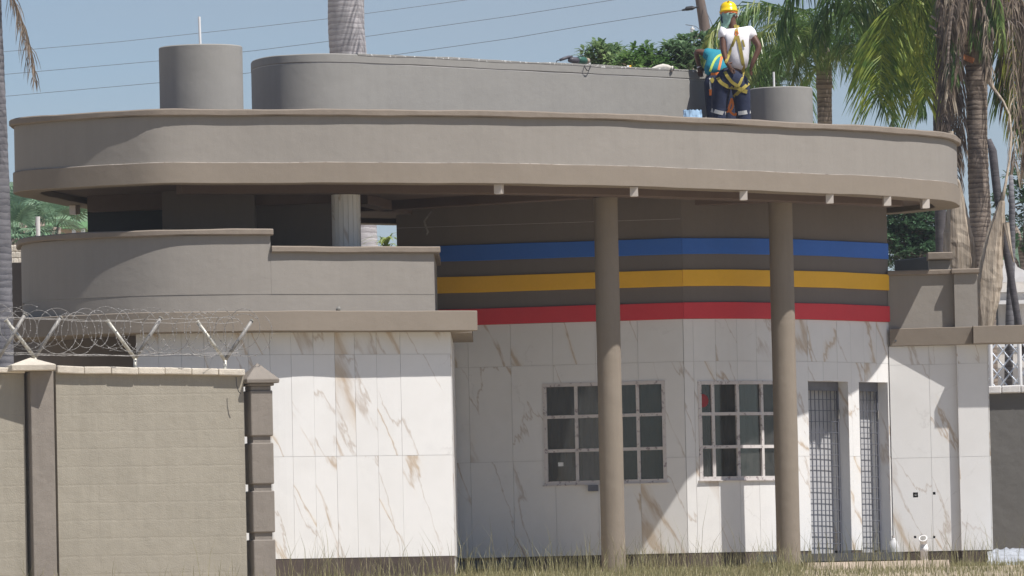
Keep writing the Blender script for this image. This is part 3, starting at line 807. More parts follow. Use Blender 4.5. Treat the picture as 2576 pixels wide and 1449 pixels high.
# rear parapet seen over the wing
pr = Path(plan([(2250, 91.4), (2300, 91.0), (2338, 90.6)], 650))
sweep(pr, rrect(-.12, 0, 3.9, 4.43, .01), 'rear_parapet', 'shadeblack', gh)  # inner face, its shade painted in as black
pr = Path(plan([(2337, 90.4), (2390, 90.4)], 650), smooth=False)
sweep(pr, rrect(-.4, 0, 3.9, 4.37, .01), 'rear_parapet', 'fascia', gh)
pr = Path(plan([(2335, 90.33), (2396, 90.33)], 650), smooth=False)
sweep(pr, rrect(-.5, 0.02, 4.371, 4.47, .012), 'parapet_coping', 'lip', gh)

# ---- roof volumes
def drum(px, Y, rpx, ytop, name, label=None):
    c = at(px, 200, Y); r = rpx * Y / FPX; zt = zat(px, ytop, Y - r)
    prof = [(r, 5.5), (r, zt - .012), (r - .012, zt), (r - .09, zt), (r - .09, zt - .1), (0.01, zt - .1)]
    o = Geo().lathe((c.x, Y, 0), prof, 64).obj(name, 'roofgrey', gh, smooth=True); shade_auto(o)
    return c, zt
c, zt = drum(506, 83.0, 105.5, 110, 'round_roof_vent')
Geo().tube([(c.x - .0, 83.0, zt - .1), (c.x - .008, 83.0, zat(503, 42, 83))], .016, 10).obj('vent_pipe', 'whitepipe', gh)
c, zt = drum(1964, 88.2, 79.5, 217, 'round_roof_vent')
Geo().tube([(at(1947, 200, 87.9).x, 87.9, zt - .1), (at(1946, 180, 87.9).x, 87.9, zat(1946, 181, 87.9))], .014, 10).obj('vent_pipe', 'whitepipe', gh)
rs = Path(plan([(634, 86.0), (633, 85.4), (642, 84.9), (680, 84.45), (740, 84.25), (820, 84.25), (1000, 84.85), (1300, 86.2), (1550, 87.35), (1786, 88.55)], 210))
uT = rs.find(900, 150)
sweep(rs, [(0, 5.5), (0, 6.67), (-.22, 6.67), (-.22, 5.5)], 'roof_screen_wall', 'roofgrey', gh, wobd=.004)
sweep(rs, [(-.004, 6.672), (-.004, 6.682), (-.2, 6.682), (-.2, 6.672)], 'groove_strip', 'grout', gh)
sweep(rs, rrect(-.22, .003, 6.682, 6.792, .01), 'screen_wall_top', 'roofgrey', gh, wobz=.004, wobd=.004)
sweep(rs, rrect(-.20, .007, 6.775, 6.803, .004), 'splashed_edge', 'splash', gh, u0=uT, wobz=.008, wobd=.004)

# ---- apron slab by the doors
a, b = at(2030, 1430, 85.2), at(2395, 1430, 85.9)
V = [(a.x, 85.2, .1), (b.x, 85.9, .1), (b.x + .05, 88.3, .1), (a.x, 87.2, .1), (a.x + .02, 85.6, .385), (b.x - .02, 86.2, .385), (b.x + .03, 88.3, .385), (a.x, 87.2, .385)]
mesh_obj('apron', V, [(0, 1, 5, 4), (1, 2, 6, 5), (2, 3, 7, 6), (3, 0, 4, 7), (4, 5, 6, 7)], 'concrete', kind='structure')

# ================================================================== FENCE WALL (front left)
def slab(A, B, zA, zB, zlo, th, mat, name, parent, d=0.0, nseg=1):
    """wall piece from plan point A to B with a sloping top; front face on the A-B line pushed out by d"""
    A = Vector(A); B = Vector(B); t = (B - A).normalized(); n = Vector((t.y, -t.x))
    V = []; zl = zlo if isinstance(zlo, tuple) else (zlo, zlo)
    for P, z, l in ((A, zA, zl[0]), (B, zB, zl[1])):
        f = P + n * d; b = P + n * (d - th)
        V += [(f.x, f.y, l), (f.x, f.y, z), (b.x, b.y, z), (b.x, b.y, l)]
    return mesh_obj(name, V, [(0, 1, 2, 3), (7, 6, 5, 4), (0, 4, 5, 1), (1, 5, 6, 2), (2, 6, 7, 3), (3, 7, 4, 0)], mat, parent)

def soften(o, w=.01, seg=2):
    b = o.modifiers.new('bevel', 'BEVEL'); b.width = w; b.segments = seg; b.limit_method = 'ANGLE'; return o

def P2(px, Y, py=940): v = at(px, py, Y); return Vector((v.x, Y))
fa, fb = P2(140, 76.2), P2(612, 77.0)
bw_ = empty('boundary_wall', (fa.x, fa.y, 0), 'taupe boundary wall with pale concrete coping and razor wire brackets, front left', 'wall')
zt_a, zt_b = zat(140, 941, 76.2), zat(606, 945, 77.0)
slab(fa, fb, zt_a + .03, zt_b + .03, -.3, .22, 'fence', 'wall_panel', bw_)
fz, fy = P2(-260, 75.55), P2(60, 76.05)
slab(fz, fy, zat(-260, 938, 75.55) + .02, zat(60, 941, 76.05), -.3, .22, 'fence', 'wall_panel', bw_)
def coping(A, B, pa, pb, n, top, bot, jit=.006):
    for i in range(n):
        f0, f1 = i / n + .0006, (i + 1) / n - .0006
        a, b = A.lerp(B, f0), A.lerp(B, f1)
        za = zat(pa + (pb - pa) * f0, bot[0] + (bot[1] - bot[0]) * f0, a.y) + random.uniform(-jit, jit)
        zb = zat(pa + (pb - pa) * f1, bot[0] + (bot[1] - bot[0]) * f1, b.y) + random.uniform(-jit, jit)
        h = (top[0] + (top[1] - top[0]) * f0) / 223
        o = slab(a, b, za + h, zb + h + random.uniform(-jit, jit) * .6, (za, zb), .36, 'coping', 'coping_stone', bw_, d=.07 + random.uniform(-jit, jit)); soften(o, .012)
coping(fa - (fb - fa).normalized() * .0, fb, 143, 606, 7, (19, 16), (940, 945))
coping(fz, fy, -260, 35, 4, (14, 14), (937, 940))
PR = R(21)
def pier(px0, px1, Y, blocks, name='pier'):
    c = at((px0 + px1) / 2, 1000, Y); s = (px1 - px0) * Y / FPX / (math.cos(PR) + math.sin(PR))
    return c, s
# left pier
c, s = pier(58, 137, 76.15, None)
p_ = empty('pier', (c.x, c.y, 0), None, None); attach(p_, bw_); p_.location = (c.x, c.y, 0)
ztp = zat(98, 934, 76.1)
soften(Geo().box((c.x, c.y, (ztp - .3) / 2), (s, s, ztp + .3), rz=PR).obj('shaft', 'pier', p_), .01)
def cap(cx, cy, z0, z1, za, w, rz, mat, parent, lab=None):
    Rm = Matrix.Rotation(rz, 3, 'Z'); V = []
    for z, k in ((z0, w * .97), (z1, w)):
        for x, y in ((-1, -1), (1, -1), (1, 1), (-1, 1)): V.append(Vector((cx, cy, z)) + Rm @ Vector((x * k / 2, y * k / 2, 0)))
    V.append(Vector((cx, cy, za)))
    o = mesh_obj('cap', V, [(3, 2, 1, 0), (0, 1, 5, 4), (1, 2, 6, 5), (2, 3, 7, 6), (3, 0, 4, 7), (4, 5, 8), (5, 6, 8), (6, 7, 8), (7, 4, 8)], mat, parent)
    return soften(o, .008)
cap(at(76, 930, 76).x, 76.05, ztp, ztp + .065, zat(62, 900, 76.05), .50, PR * .6, 'coping', p_)
# right pier with rusticated blocks
c, s = pier(611, 687, 77.15, None)
p_ = empty('pier', (c.x, c.y, 0), None, None); attach(p_, bw_); p_.location = (c.x, c.y, 0)
yb = [(982, 1097), (1114, 1218), (1235, 1340), (1358, 1500)]
zc = [(zat(640, a, 77.0), zat(640, b, 77.0)) for a, b in yb]
for (z1, z0) in zc:
    soften(Geo().box((c.x, c.y, (max(z0, -.3) + z1) / 2), (s, s, z1 - max(z0, -.3)), rz=PR).obj('block', 'pier', p_), .014)
Geo().box((c.x, c.y, 1.2), (s - .055, s - .055, zc[0][0] * 2 - 2.4), rz=PR).obj('core', 'pier', p_)
zz = zc[0][0]
soften(Geo().box((c.x, c.y, zz + .025), (s - .03, s - .03, .05), rz=PR).obj('neck', 'pier', p_), .01)
soften(Geo().box((c.x, c.y, zz + .065), (s + .03, s + .03, .03), rz=PR).obj('moulding', 'pier', p_), .01)
cap(c.x, c.y, zz + .08, zz + .125, zat(630, 912, 77.1), s + .13, PR, 'pier', p_)

# wire brackets on the wall
def bracket(base, mid, la, ra, Y):
    Y += .14; b, m_, l_, r_ = at(*base, Y), at(*mid, Y), at(*la, Y - .08), at(*ra, Y + .05)
    br = empty('wire_bracket', b, None, None); attach(br, bw_); br.location = b
    Geo().tube([b - Vector((0, 0, .1)), m_], .021, 10).obj('stem', 'galv', br, smooth=True)
    Geo().tube([m_, l_], .021, 10).obj('arm', 'galv', br, smooth=True)
    Geo().tube([m_ + (r_ - m_) * .02, r_], .021, 10).obj('arm', 'galvdark', br, smooth=True)
    for q_, m2 in ((l_, m_), (r_, m_)):
        d_ = (q_ - m2).normalized(); Geo().tube([q_, q_ + d_ * .012], .026, 10).obj('end_cap', 'galv', br)
bracket((340, 926), (340, 902), (271, 808), (405, 800), 76.45)
bracket((566, 932), (566, 906), (497, 810), (634, 807), 76.85)
bracket((88, 915), (88, 900), (16, 806), (153, 798), 76.0)
bracket((-6, 940), (-6, 905), (-78, 812), (63, 791), 75.8)

Geo().tube([at(594, 949, 76.85), at(595, 968, 76.85), at(600, 985, 76.85), at(606, 990, 76.85)], .005, 5).obj('loose_cable', 'cable', bw_)

# razor wire: tension strands, loops and barbs
g = Geo(); rwr = random.Random(11); barbs = Geo()
rz_a, rz_b = at(-40, 832, 75.9), at(625, 838, 76.95)
def strand(pts):
    g.tube(pts, .0026, 5, cap=False)
for (ya, yb2, off) in ((797, 812, -.15), (888, 890, 0), (800, 800, .12), (892, 884, .05), (884, 893, -.03)):
    A_, B_ = at(-40, ya, 75.9 + off), at(600, yb2, 76.9 + off)
    strand([A_.lerp(B_, k / 16) + Vector((0, 0, rwr.uniform(-.012, .012) - .02 * math.sin(k / 16 * math.pi))) for k in range(17)])
nl = 27
for i in range(nl):
    f = (i + rwr.uniform(-.3, .3)) / (nl - 1); c_ = rz_a.lerp(rz_b, min(1, max(0, f)))
    c_ = c_ + Vector((0, rwr.uniform(-.05, .05), rwr.uniform(-.03, .05)))
    r_ = rwr.uniform(.20, .265); yaw = rwr.choice((-1, 1)) * rwr.uniform(.15, .75) + .35; tilt = rwr.uniform(-.25, .25)
    Rm = Matrix.Rotation(yaw, 3, 'Z') @ Matrix.Rotation(tilt, 3, 'X')
    pts = []
    a0 = rwr.uniform(0, 6.28)
    for k in range(41):
        a_ = a0 + 2 * math.pi * k / 40
        v = Vector((r_ * math.cos(a_) * 1.0 + (k - 20) * .0025, (k - 20) * .004, r_ * math.sin(a_) * 1.0))
        pts.append(c_ + Rm @ v)
    strand(pts)
    for k in range(0, 40, 2):
        p, q = pts[k], pts[k + 1]; t = (q - p).normalized(); s_ = t.orthogonal().normalized() * .011
        s_.rotate(Quaternion(t, rwr.uniform(0, 6.28)))
        barbs.add([p + s_, p + t * .009, p - s_, p - t * .009, p + t.cross(s_) * .5, p - t.cross(s_) * .5], [(0, 1, 4), (1, 2, 4), (2, 3, 4), (3, 0, 4), (1, 0, 5), (2, 1, 5), (3, 2, 5), (0, 3, 5)])
zw = g.obj('razor_wire', 'wire', None, label='coil of razor wire looped over the brackets on the boundary wall', cat='razor wire')
barbs.obj('barbs', 'wire', zw, kind='stuff')

# ================================================================== far right boundary wall, lattice and white house
wA_, wB_ = P2(2470, 92.5, 980), P2(2760, 92.5, 980)
gb = empty('boundary_wall', (wA_.x, 92.5, .3), 'grey boundary wall with white coping right of the gatehouse', 'wall')
slab(wA_, wB_, zat(2530, 990, 92.5), zat(2530, 990, 92.5), -.2, .2, 'greywall', 'wall_panel', gb)
for i in range(6):
    a, b = wA_.lerp(wB_, i / 6 + .001), wA_.lerp(wB_, (i + 1) / 6 - .001)
    z0 = zat(2530, 990, 92.5) + random.uniform(-.006, .006); soften(slab(a, b, z0 + .1, z0 + .1 + random.uniform(-.01, .01), z0, .34, 'whitewall', 'coping_stone', gb, d=.08), .015)
lat = empty('lattice_fence', (at(2520, 970, 93.2).x, 93.2, 3.0), 'silver diamond lattice fence behind the grey boundary wall', 'fence')
zl0, zl1 = zat(2530, 975, 93.2), zat(2530, 866, 93.2)
for i in range(-3, 10):
    xa = at(2480, 900, 93.2).x + i * .17
    Geo().tube([(xa, 93.2, zl0), (xa + (zl1 - zl0) * .8, 93.2, zl1)], .012, 6).obj('slat', 'silver', lat)
    Geo().tube([(xa + (zl1 - zl0) * .8, 93.25, zl0), (xa, 93.25, zl1)], .012, 6).obj('slat', 'silver', lat)
for px in (2492, 2565, 2640):
    x_ = at(px, 900, 93.1).x; Geo().tube([(x_, 93.1, 2.0), (x_, 93.1, zl1 + .1)], .03, 8).obj('post', 'whitepipe', lat)
hs = empty('white_house', (at(2600, 900, 112).x, 112, .3), 'white house with shaped gable half hidden behind palm trunks, far right', 'house')
hx0, hx1 = at(2462, 800, 112).x, at(2900, 800, 112).x
z1_ = zat(2560, 735, 112)
Geo().box(((hx0 + hx1) / 2, 114, (z1_ + .3) / 2), (hx1 - hx0, 4, z1_ - .3)).obj('wall', 'whitewall', hs)
gp = [(2470, 735), (2470, 700), (2482, 672), (2500, 662), (2520, 655), (2548, 650), (2560, 672), (2585, 684), (2640, 690), (2640, 735)]
V = [at(px, py, 111.95) for px, py in gp]; k = len(V); V += [v + Vector((0, .25, 0)) for v in V]
mesh_obj('gable', V, [tuple(range(k)), tuple(range(2 * k - 1, k - 1, -1))] + [(i, k + i, k + (i + 1) % k, (i + 1) % k) for i in range(k)], 'whitewall', hs)
for py in (705, 760, 868):
    z_ = zat(2560, py, 111.8); Geo().box(((hx0 + hx1) / 2, 111.8, z_), (hx1 - hx0 + .1, .14, .06)).obj('string_course', 'white', hs)
for px, py in ((2500, 800), (2545, 800)):
    q = at(px, py, 111.95); wd = Geo().box(q, (.14, .06, .5)).obj('window', 'darkroom', hs)

# small house with a green roof and fan palms, far left
hs = empty('small_house', (at(170, 590, 128).x, 128, .3), 'small pink house with green roof behind the fan palms', 'house')
q0, q1 = at(140, 590, 128), at(212, 590, 128); zr_ = zat(180, 576, 128)
Geo().box(((q0.x + q1.x) / 2, 129.5, (zr_ + .3) / 2), (q1.x - q0.x - .12, 3, zr_ - .3)).obj('wall', 'pink', hs)
V = [(q0.x - .2, 127.7, zr_), (q1.x + .04, 127.7, zr_), (q1.x + .04, 131.5, zr_), (q0.x - .2, 131.5, zr_), (q0.x - .2, 129.6, zat(180, 546, 128)), (q1.x + .04, 129.6, zat(180, 546, 128))]
mesh_obj('roof', V, [(0, 1, 5, 4), (2, 3, 4, 5), (1, 2, 5), (3, 0, 4), (0, 3, 2, 1)], 'roofgreen', hs)
for px in (186, 209):
    q = at(px, 590, 127.8); Geo().box((q.x, 127.8, (zr_ + .3) / 2), (.07, .08, zr_ - .32)).obj('post', 'white', hs)
q = at(55, 640, 100); rb_ = empty('rubble_wall', (q.x, 100, .3), 'pale rubble wall with bare twigs, between the left palm and the gatehouse', 'wall')
V, F = [], []
g = Geo()
for i in range(9):
    for j in range(5):
        c_ = at(28 + i * 12 + (6 if j % 2 else 0), 690 - j * 16, 100); 
        g = Geo().box(c_, (.085, .2, .1), rot=Matrix.Rotation(random.uniform(-.15, .15), 3, 'Y')); soften(g.obj('stone', 'coping', rb_), .02)
c_ = at(60, 720, 100); Geo().box((c_.x, 100.2, 2.6), (.9, .15, 4.4)).obj('core', 'pink', rb_)
post = Geo(); a_, b_ = at(98, 640, 110), at(95, 545, 110); post.tube([(a_.x, 110, .3), b_], .035, 10)
post.obj('white_post', 'whitewall', None, label='short weathered white post among the fan palms', cat='post')

# ================================================================== overhead line and utility pole
def wire3(pts, Ys, label):
    P = []
    for i in range(len(pts) - 1):
        for k in range(8):
            f = k / 8; P.append(at(pts[i][0] + (pts[i + 1][0] - pts[i][0]) * f, pts[i][1] + (pts[i + 1][1] - pts[i][1]) * f, Ys[0] + (Ys[1] - Ys[0]) * (i + f) / (len(pts) - 1)))
    P.append(at(*pts[-1], Ys[1]))
    Geo().tube(P, .0045, 5).obj('overhead_wire', 'line', None, label=label, cat='wire', group='overhead wires')
wire3([(-300, 158), (10, 130), (300, 105), (644, 68), (826, 47), (1171, 0), (1500, -50)], (120, 118), 'highest overhead wire, passing above the roof cylinder')
wire3([(-300, 214), (12, 187), (400, 153), (644, 127), (920, 92), (1288, 40), (1541, 0), (1760, -38)], (120, 112), 'middle overhead wire, passing behind the pale palm trunk')
wire3([(-300, 268), (15, 242), (400, 208), (631, 183), (992, 138), (1288, 96), (1470, 65), (1715, 26)], (120, 110), 'lowest overhead wire, ending at the clamp on the pole')
pw = at(1772, 40, 110); po = empty('utility_pole', (pw.x, 110, .3), 'weathered wooden utility pole with crossarm and white insulators', 'pole')
Geo().tube([(at(1786, 400, 110).x, 110, .3), at(1781, 120, 110), at(1769, 45, 110), at(1761, 0, 110), at(1752, -60, 110)], [.13, .10, .085, .075, .07], 14).obj('post', 'pole', po, smooth=True)
a_, b_ = at(1737, 91, 109.9), at(1800, 91, 109.9); Geo().box((a_ + b_) / 2, ((b_ - a_).length, .1, .085)).obj('crossarm', 'pole', po)
for px in (1742, 1789):
    b0 = at(px, 87, 109.9); Geo().lathe(b0, [(.012, -.02), (.012, 0), (.04, .005), (.04, .02), (.022, .025), (.022, .04), (.04, .045), (.04, .06), (.022, .065), (.022, .08), (.038, .085), (.038, .1), (.018, .105), (.015, .13)], 16).obj('insulator', 'whitepipe', po)
Geo().tube([at(1715, 26, 109.95), at(1724, 24, 109.95), at(1727, 22, 109.95), at(1742, 20, 109.95), at(1748, 19, 109.95), at(1757, 18, 109.95)], [.012, .02, .035, .035, .016, .012], 8).obj('clamp', 'cable', po)
Geo().tube([at(1772, 15, 109.9), at(1782, 40, 109.8), at(1792, 62, 109.8), at(1791, 70, 109.8)], .006, 5).obj('jumper_wire', 'line', po)
Geo().tube([at(1725, 62, 109.9), at(1750, 66, 109.8), at(1768, 80, 109.8), at(1782, 93, 109.8)], .006, 5).obj('jumper_wire', 'line', po)

# ================================================================== VEGETATION
def frond_geo(L, e0, bend, n, ll, lw, droop, plum=.5, seed=0, rach=.016, start=.12, twist=0.0):
    rnd = random.Random(seed); pts = []; p = Vector((0, 0, 0)); N = 16
    side_bend = rnd.uniform(-.25, .25)
    for i in range(N + 1):
        s_ = i / N; pts.append(p.copy()); a = e0 - bend * s_ ** 1.15; h = side_bend * s_
        p = p + Vector((math.cos(a) * math.cos(h), math.cos(a) * math.sin(h), math.sin(a))) * L / N
    g = Geo(); g.tube(pts, [rach * (1 - .8 * i / N) for i in range(N + 1)], 4)
    for i in range(n):
        s_ = start + (1 - start) * (i + .5) / n; f = s_ * N; k = min(int(f), N - 1)
        b = pts[k].lerp(pts[k + 1], f - k); T = (pts[k + 1] - pts[k]).normalized()
        S = Vector((-T.y, T.x, 0)); S = S.normalized() if S.length > .05 else Vector((0, 1, 0)); U = S.cross(T) * -1
        for sg in (-1, 1):
            l = ll * (.45 + .75 * math.sin(math.pi * min(1, .12 + s_ * .86))) * rnd.uniform(.75, 1.15)
            d = T * rnd.uniform(.35, .65) + S * sg * rnd.uniform(.5, .9) + U * rnd.uniform(-plum, plum)
            d.normalize(); q = b.copy(); segs = [q.copy()]
            for m_ in range(3):
                dd = (d + Vector((0, 0, -1)) * droop * (m_ + .4)).normalized(); q = q + dd * l / 3; segs.append(q.copy())
            wv = T.cross(d); wv = (wv if wv.length > .1 else Vector((1, 0, 0))).normalized(); wv = (wv + Vector((rnd.uniform(-.5, .5), rnd.uniform(-.5, .5), 0))).normalized()
            w_ = lw * rnd.uniform(.7, 1.1); V = []
            for m_, ww in enumerate((.5, 1, .8)): V += [segs[m_] - wv * w_ * ww / 2, segs[m_] + wv * w_ * ww / 2]
            V.append(segs[3]); g.add(V, [(0, 1, 3, 2), (2, 3, 5, 4), (4, 5, 6)])
    return g

def frond_way(way, Y, n, ll, lw, droop, spread, seed, dy=0.0, rach=.014, start=.05, plum=.3):
    """frond whose midrib runs through pixel waypoints; world coordinates"""
    rnd = random.Random(seed); P = catmull([at(px, py, Y + dy * k) for k, (px, py) in enumerate(way)], False, .07); N = len(P) - 1
    g = Geo(); g.tube(P, [rach * (1 - .8 * i / N) for i in range(N + 1)], 4)
    for i in range(n):
        s_ = start + (1 - start) * (i + .5) / n; f = s_ * N; k = min(int(f), N - 1); b = P[k].lerp(P[k + 1], f - k); T = (P[k + 1] - P[k]).normalized()
        for sg in (-1, 1):
            l = ll * (.5 + .6 * math.sin(math.pi * min(1, .15 + s_ * .7))) * rnd.uniform(.7, 1.2)
            S = Vector((sg, rnd.uniform(-plum, plum) * 2.2, rnd.uniform(-plum, plum) * .5)); d = (T * rnd.uniform(.4, .8) + S * spread * rnd.uniform(.5, 1.1)).normalized(); q = b.copy(); sgm = [q.copy()]
            for m_ in range(4):
                q = q + (d + Vector((0, 0, -1)) * droop * (m_ + .3)).normalized() * l / 4; sgm.append(q.copy())
            wv = Vector((rnd.uniform(.3, 1), rnd.uniform(-.8, .8), 0)).normalized(); w_ = lw * rnd.uniform(.6, 1.15); V = []
            for m_, ww in enumerate((.6, 1, .9, .6)): V += [sgm[m_] - wv * w_ * ww / 2, sgm[m_] + wv * w_ * ww / 2]
            V.append(sgm[4]); g.add(V, [(0, 1, 3, 2), (2, 3, 5, 4), (4, 5, 7, 6), (6, 7, 8)])
    return g

def mk_mesh(g, mat, name):
    me = bpy.data.meshes.new(name); me.from_pydata(g.V, [], g.F); me.materials.append(MAT[mat]); me.update(); return me

def place(me, name, loc, az, parent, tilt=0.0, scale=1.0, **kw):
    o = bpy.data.objects.new(name, me); COL.objects.link(o)
    o.parent = parent; o.location = Vector(loc) - wloc(parent); o.rotation_euler = (0, tilt, az); o.scale = (scale,) * 3
    return props(o, **kw)

def trunk(pts, rad, mat, name, parent, ring=.05, amp=.012, n=20, seed=0):
    """palm trunk with slightly uneven leaf-scar rings"""
    rnd = random.Random(seed); P = catmull(pts, False, ring); m = len(P); g = Geo(); rr = []
    for i in range(m):
        f = i / (m - 1) * (len(rad) - 1); k = min(int(f), len(rad) - 2); r = rad[k] + (rad[k + 1] - rad[k]) * (f - k)
        rr.append(r * (1 + rnd.uniform(-amp, amp) + (amp if i % 2 else -amp)))
    V = []; F = []
    for i, p in enumerate(P):
        t = (P[min(i + 1, m - 1)] - P[max(i - 1, 0)]).normalized(); a = Vector((1, 0, 0)); a = (a - t * a.dot(t)).normalized(); b = t.cross(a)
        for k in range(n):
            w = 2 * math.pi * k / n; V.append(p + (a * math.cos(w) + b * math.sin(w)) * rr[i] * (1 + amp * .8 * math.sin(w * 3 + i * .4)))
    for i in range(m - 1):
        for k in range(n): F.append((i * n + k, i * n + (k + 1) % n, (i + 1) * n + (k + 1) % n, (i + 1) * n + k))
    F.append(tuple(range(n))); F.append(tuple((m - 1) * n + k for k in range(n)))
    return mesh_obj(name, V, F, mat, parent, smooth=True)

def palm_crown(parent, c, kinds, count, seed, az0=0, spread=6.283, size=1.0, name='frond', **kw):
    rnd = random.Random(seed)
    for i in range(count):
        az = az0 + spread * (i + rnd.uniform(-.35, .35)) / count
        me = kinds[rnd.randrange(len(kinds))]
        place(me, name, Vector(c) + Vector((math.cos(az) * .08, math.sin(az) * .08, rnd.uniform(-.12, .12))), az, parent, tilt=rnd.uniform(-.12, .2), scale=size * rnd.uniform(.85, 1.12), **kw)

fr_up = [mk_mesh(frond_geo(3.4, R(e), R(b), 92, .62, .030, .95, .6, seed=i), 'palm', 'frond') for i, (e, b) in enumerate(((74, 168), (66, 150), (82, 176), (58, 150), (70, 160)))]
fr_low = [mk_mesh(frond_geo(3.0, R(e), R(b), 86, .66, .030, 1.1, .6, seed=10 + i), 'palm', 'frond') for i, (e, b) in enumerate(((35, 120), (45, 138), (20, 105)))]
fr_dead = [mk_mesh(frond_geo(2.4, R(e), R(b), 60, .5, .020, 1.6, .7, seed=20 + i, rach=.022), 'dead', 'frond') for i, (e, b) in enumerate(((-40, 48), (-55, 32), (-20, 68)))]

def queen(px, py, Y, base_px, label, n_up=12, n_low=8, size=1.0, seed=0, rad=(.13, .11), mat='bark'):
    c = at(px, py, Y); b = at(base_px, 500, Y)
    t = empty('palm_tree', (b.x, Y, .3), label, 'palm tree', 'palm trees behind the gatehouse')
    trunk([(b.x, Y, .2), Vector((b.x, Y, 0)).lerp(c, .5) + Vector((0, 0, 0)) * 0 if False else Vector((b.x * .6 + c.x * .4, Y, (c.z) * .5)), c + Vector((0, 0, -.35)), c + Vector((0, 0, .1))], (rad[0] * 1.25, rad[0], rad[1], rad[1] * 1.15), mat, 'trunk', t, seed=seed)
    palm_crown(t, c, fr_up, n_up, seed, size=size); palm_crown(t, c - Vector((0, 0, .1)), fr_low, n_low, seed + 1, az0=.3, size=size * .92)
    return t, c

# queen palm right of the round vent
t3, c3 = queen(2072, 150, 101, 2068, 'green palm with drooping feathery fronds and slim trunk just right of the workers', 13, 8, .72, 3, (.112, .10))
for az, tl, sz in ((R(195), .35, .80), (R(225), .3, .85), (R(165), .25, .8), (R(250), .2, .7), (R(-20), .2, .72), (R(210), -.1, .9)):
    place(fr_low[int(az * 3) % 3], 'frond', c3 + Vector((0, 0, .25)), az, t3, tilt=tl, scale=sz)
Geo().lathe(c3 + Vector((0, 0, -.42)), [(.10, -.02), (.125, .0), (.12, .1), (.10, .5), (.05, .8)], 14).obj('crown_base', 'bark', t3, smooth=True)

# second palm, trunk dark, long sunlit frond hanging to the left of it
t4, c4 = queen(2352, -150, 98, 2362, 'tall palm with dark slim trunk and a long yellow green frond', 12, 9, .98, 5, (.085, .08), 'bark_dark')
frond_way([(2330, -60), (2290, -10), (2255, 18), (2234, 52), (2221, 115), (2215, 190), (2210, 245)], 96.2, 105, .80, .034, .42, .9, 31).obj('frond', 'palm_lit', t4, label='long yellow green frond hanging in sunlight')
rnd = random.Random(77)
for i, (wy, Yf) in enumerate((
    ([(2352, -150), (2270, -170), (2200, -110), (2160, -20), (2140, 60)], 98.5), ([(2352, -150), (2300, -160), (2250, -80), (2225, 40), (2215, 130)], 99.0),
    ([(2352, -150), (2320, -140), (2290, -40), (2280, 90), (2278, 190)], 98.2), ([(2352, -150), (2350, -130), (2330, -20), (2322, 110), (2325, 240)], 97.8),
    ([(2352, -150), (2250, -190), (2170, -150), (2110, -60), (2095, 20)], 99.4), ([(2352, -150), (2380, -130), (2372, 0), (2350, 130), (2345, 230)], 98.9),
    ([(2340, -120), (2300, -60), (2270, 60), (2255, 170), (2250, 230)], 99.6), ([(2345, -120), (2330, -50), (2305, 60), (2300, 170)], 99.8), ([(2352, -150), (2300, -120), (2240, -10), (2190, 110), (2180, 170)], 99.9))):
    frond_way(wy, Yf, 78, .74, .032, .55, .8, 300 + i).obj('frond', 'palm_lit' if i in (3, 8) else 'palm', t4)
# big ringed palm with dead skirt, far right
c5 = at(2448, 120, 95.5)
t5 = empty('palm_tree', (at(2478, 700, 95.5).x, 95.5, .3), 'thick ringed palm trunk with shaggy dead fronds and dry sheaths, far right', 'palm tree', 'palm trees behind the gatehouse')
trunk([(at(2478, 1000, 95.5).x, 95.5, .2), at(2474, 760, 95.5), at(2466, 560, 95.5), at(2458, 330, 95.5), at(2457, 200, 95.5), at(2456, 130, 95.5)], (.20, .19, .175, .16, .145, .15), 'bark', 'trunk', t5, ring=.045, amp=.02, seed=4)
Geo().lathe(at(2456, 158, 95.5), [(.13, -.05), (.20, .02), (.25, .3), (.27, .7), (.24, 1.2), (.2, 1.6)], 16).obj('crown_base', 'fibre', t5, smooth=True)
rnd = random.Random(5)
for i in range(46):      # old leaf bases sticking out of the crown
    az = rnd.uniform(0, 6.28); z_ = rnd.uniform(.0, 1.3); b = at(2446, 145, 95.5) + Vector((math.cos(az) * .2, math.sin(az) * .2, z_)); d_ = Vector((math.cos(az), math.sin(az), rnd.uniform(.3, 1.4))).normalized()
    Geo().tube([b, b + d_ * .18, b + d_ * rnd.uniform(.35, .6) + Vector((0, 0, -.04))], [.05, .035, .014], 6).obj('leaf_base', 'sheath' if i % 2 else 'bark', t5)
rnd = random.Random(21)
for i in range(26):      # dead fronds hanging nearly straight down on both sides of the trunk
    side = -1 if i % 2 else 1; x0 = 2450 + side * rnd.uniform(5, 60); xe = 2450 + side * (rnd.uniform(40, 85) if side < 0 else rnd.uniform(48, 150)); y0 = rnd.uniform(-120, 70); ye = rnd.uniform(230, 480) if side < 0 else rnd.uniform(150, 430)
    ym = y0 + (ye - y0) * .35; way = [(x0, y0), ((x0 + xe) / 2 + side * 15, y0 - rnd.uniform(0, 25)), (xe, ym), (xe + rnd.uniform(-12, 12), ye)]
    frond_way(way, 95.5 + rnd.uniform(-.7, .9), 40, .42, .020, 1.0, .42, 500 + i, rach=.018, plum=.4).obj('frond', 'dead', t5)
for i in range(26):      # short shaggy fronds over the crown base
    x0 = 2456 + rnd.uniform(-42, 42); y0 = rnd.uniform(-90, 30); ye = y0 + rnd.uniform(90, 190); dx = (x0 - 2456) * rnd.uniform(.2, 1.0)
    frond_way([(x0, y0), (x0 + dx * .5, y0 + 30), (x0 + dx, ye)], 94.95 - rnd.uniform(0, .25), 26, .26, .018, 1.2, .5, 700 + i, rach=.022, plum=.5).obj('frond', ('dead', 'dead', 'palm')[i % 3], t5)
